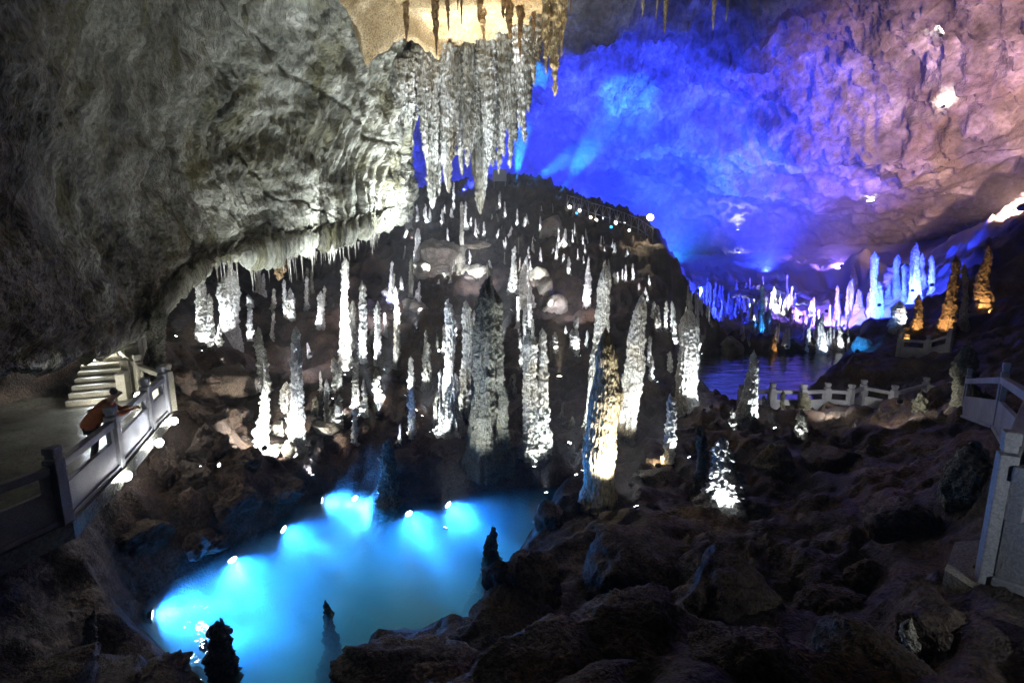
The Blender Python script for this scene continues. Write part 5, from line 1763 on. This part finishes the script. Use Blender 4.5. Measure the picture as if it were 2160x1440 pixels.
skin_mesh('body', pts, ed, MAT['skin'], person)
jp = [(-0.06, 0, 0.80, (0.24, 0.21))]
je = []
c2 = chain(jp, je, 0, [(-0.01, 0, 0.97, (0.23, 0.20)), (0.13, 0, 1.13, (0.23, 0.195)), (0.27, 0, 1.28, (0.235, 0.18)), (0.37, 0, 1.38, (0.16, 0.13)), (0.41, 0, 1.43, 0.09)])
for s_ in (-1, 1):
    chain(jp, je, 3, [(0.35, 0.22 * s_, 1.36, 0.10), (0.43, 0.29 * s_, 1.22, 0.082), (0.54, 0.275 * s_, 1.145, 0.062), (0.66, 0.185 * s_, 1.17, 0.05), (0.73, 0.135 * s_, 1.182, 0.045)])
jk = skin_mesh('jacket', jp, je, MAT['jacket'], person)
hp = [(0.30, 0, 1.42, (0.10, 0.07)), (0.37, 0, 1.47, (0.11, 0.055))]
skin_mesh('hood', hp, [(0, 1)], MAT['jacket'], jk, 1)
tp = [(0, 0, 0.93, (0.15, 0.125))]
te = []
for s_ in (-1, 1):
    chain(tp, te, 0, [(0.0, 0.10 * s_, 0.84, 0.105), (0.03, 0.11 * s_, 0.50, 0.078), (-0.055, 0.11 * s_, 0.12, 0.062)])
skin_mesh('trousers', tp, te, MAT['trouser'], person)
for s_ in (-1, 1):
    skin_mesh('shoe', [(-0.11, 0.11 * s_, 0.055, 0.05), (0.0, 0.115 * s_, 0.05, 0.05), (0.13, 0.12 * s_, 0.04, 0.04)], [(0, 1), (1, 2)], MAT['black'], person, 2)
skin_mesh('hair', [(0.435, 0, 1.56, (0.085, 0.07)), (0.48, 0, 1.64, (0.112, 0.10)), (0.535, 0, 1.695, (0.105, 0.075))], [(0, 1), (1, 2)], MAT['hair'], person, 2)
skin_mesh('bag', [(0.42, -0.17, 1.12, (0.05, 0.07)), (0.43, -0.17, 0.98, (0.06, 0.10)), (0.42, -0.17, 0.86, (0.05, 0.09))], [(0, 1), (1, 2)], MAT['navy'], person, 2)

# stage mist drifting over the hilltop lamps
mv, nt, out = new_mat('hilltop_mist')
pv = N(nt, 'ShaderNodeVolumePrincipled')
pv.inputs['Color'].default_value = (0.95, 0.97, 1.0, 1)
pv.inputs['Density'].default_value = 0.018
nt.links.new(pv.outputs[0], out.inputs['Volume'])
mm_ = bpy.data.meshes.new('mist')
bm = bmesh.new()
bmesh.ops.create_icosphere(bm, subdivisions=4, radius=1.0)
bm.to_mesh(mm_)
bm.free()
mm_.materials.append(mv)
mo = bpy.data.objects.new('mist', mm_)
mo.location = at(1120, 350, 60)
mo.scale = (9, 5, 5.5)
link(mo)
mf = mv.copy()
mf.name = 'far_chamber_mist'
mf.node_tree.nodes['Principled Volume'].inputs['Density'].default_value = 0.006
mm2 = mm_.copy()
mm2.materials[0] = mf
mo2 = bpy.data.objects.new('mist', mm2)
mo2.location = (24, 80, 14)
mo2.scale = (38, 24, 15)
link(mo2)
tag(mo2, 'bank of blue-lit mist filling the far chamber', None, kind='stuff')
tag(mo, 'drifting mist lit blue above the hilltop', None, kind='stuff')

# ------------------------------------------------------------------ haze: the damp air of the cave
hz, nt, out = new_mat('haze_air')
pv = N(nt, 'ShaderNodeVolumePrincipled')
pv.inputs['Color'].default_value = (0.9, 0.93, 1.0, 1)
pv.inputs['Density'].default_value = 0.0016
pv.inputs['Anisotropy'].default_value = 0.2
nt.links.new(pv.outputs[0], out.inputs['Volume'])
hb = box_obj('haze', Vector((15, 52, 22)), Vector((95, 0, 0)), Vector((0, 90, 0)), Vector((0, 0, 34)), hz)
tag(hb, 'thin damp haze filling the cave air', None, kind='stuff')
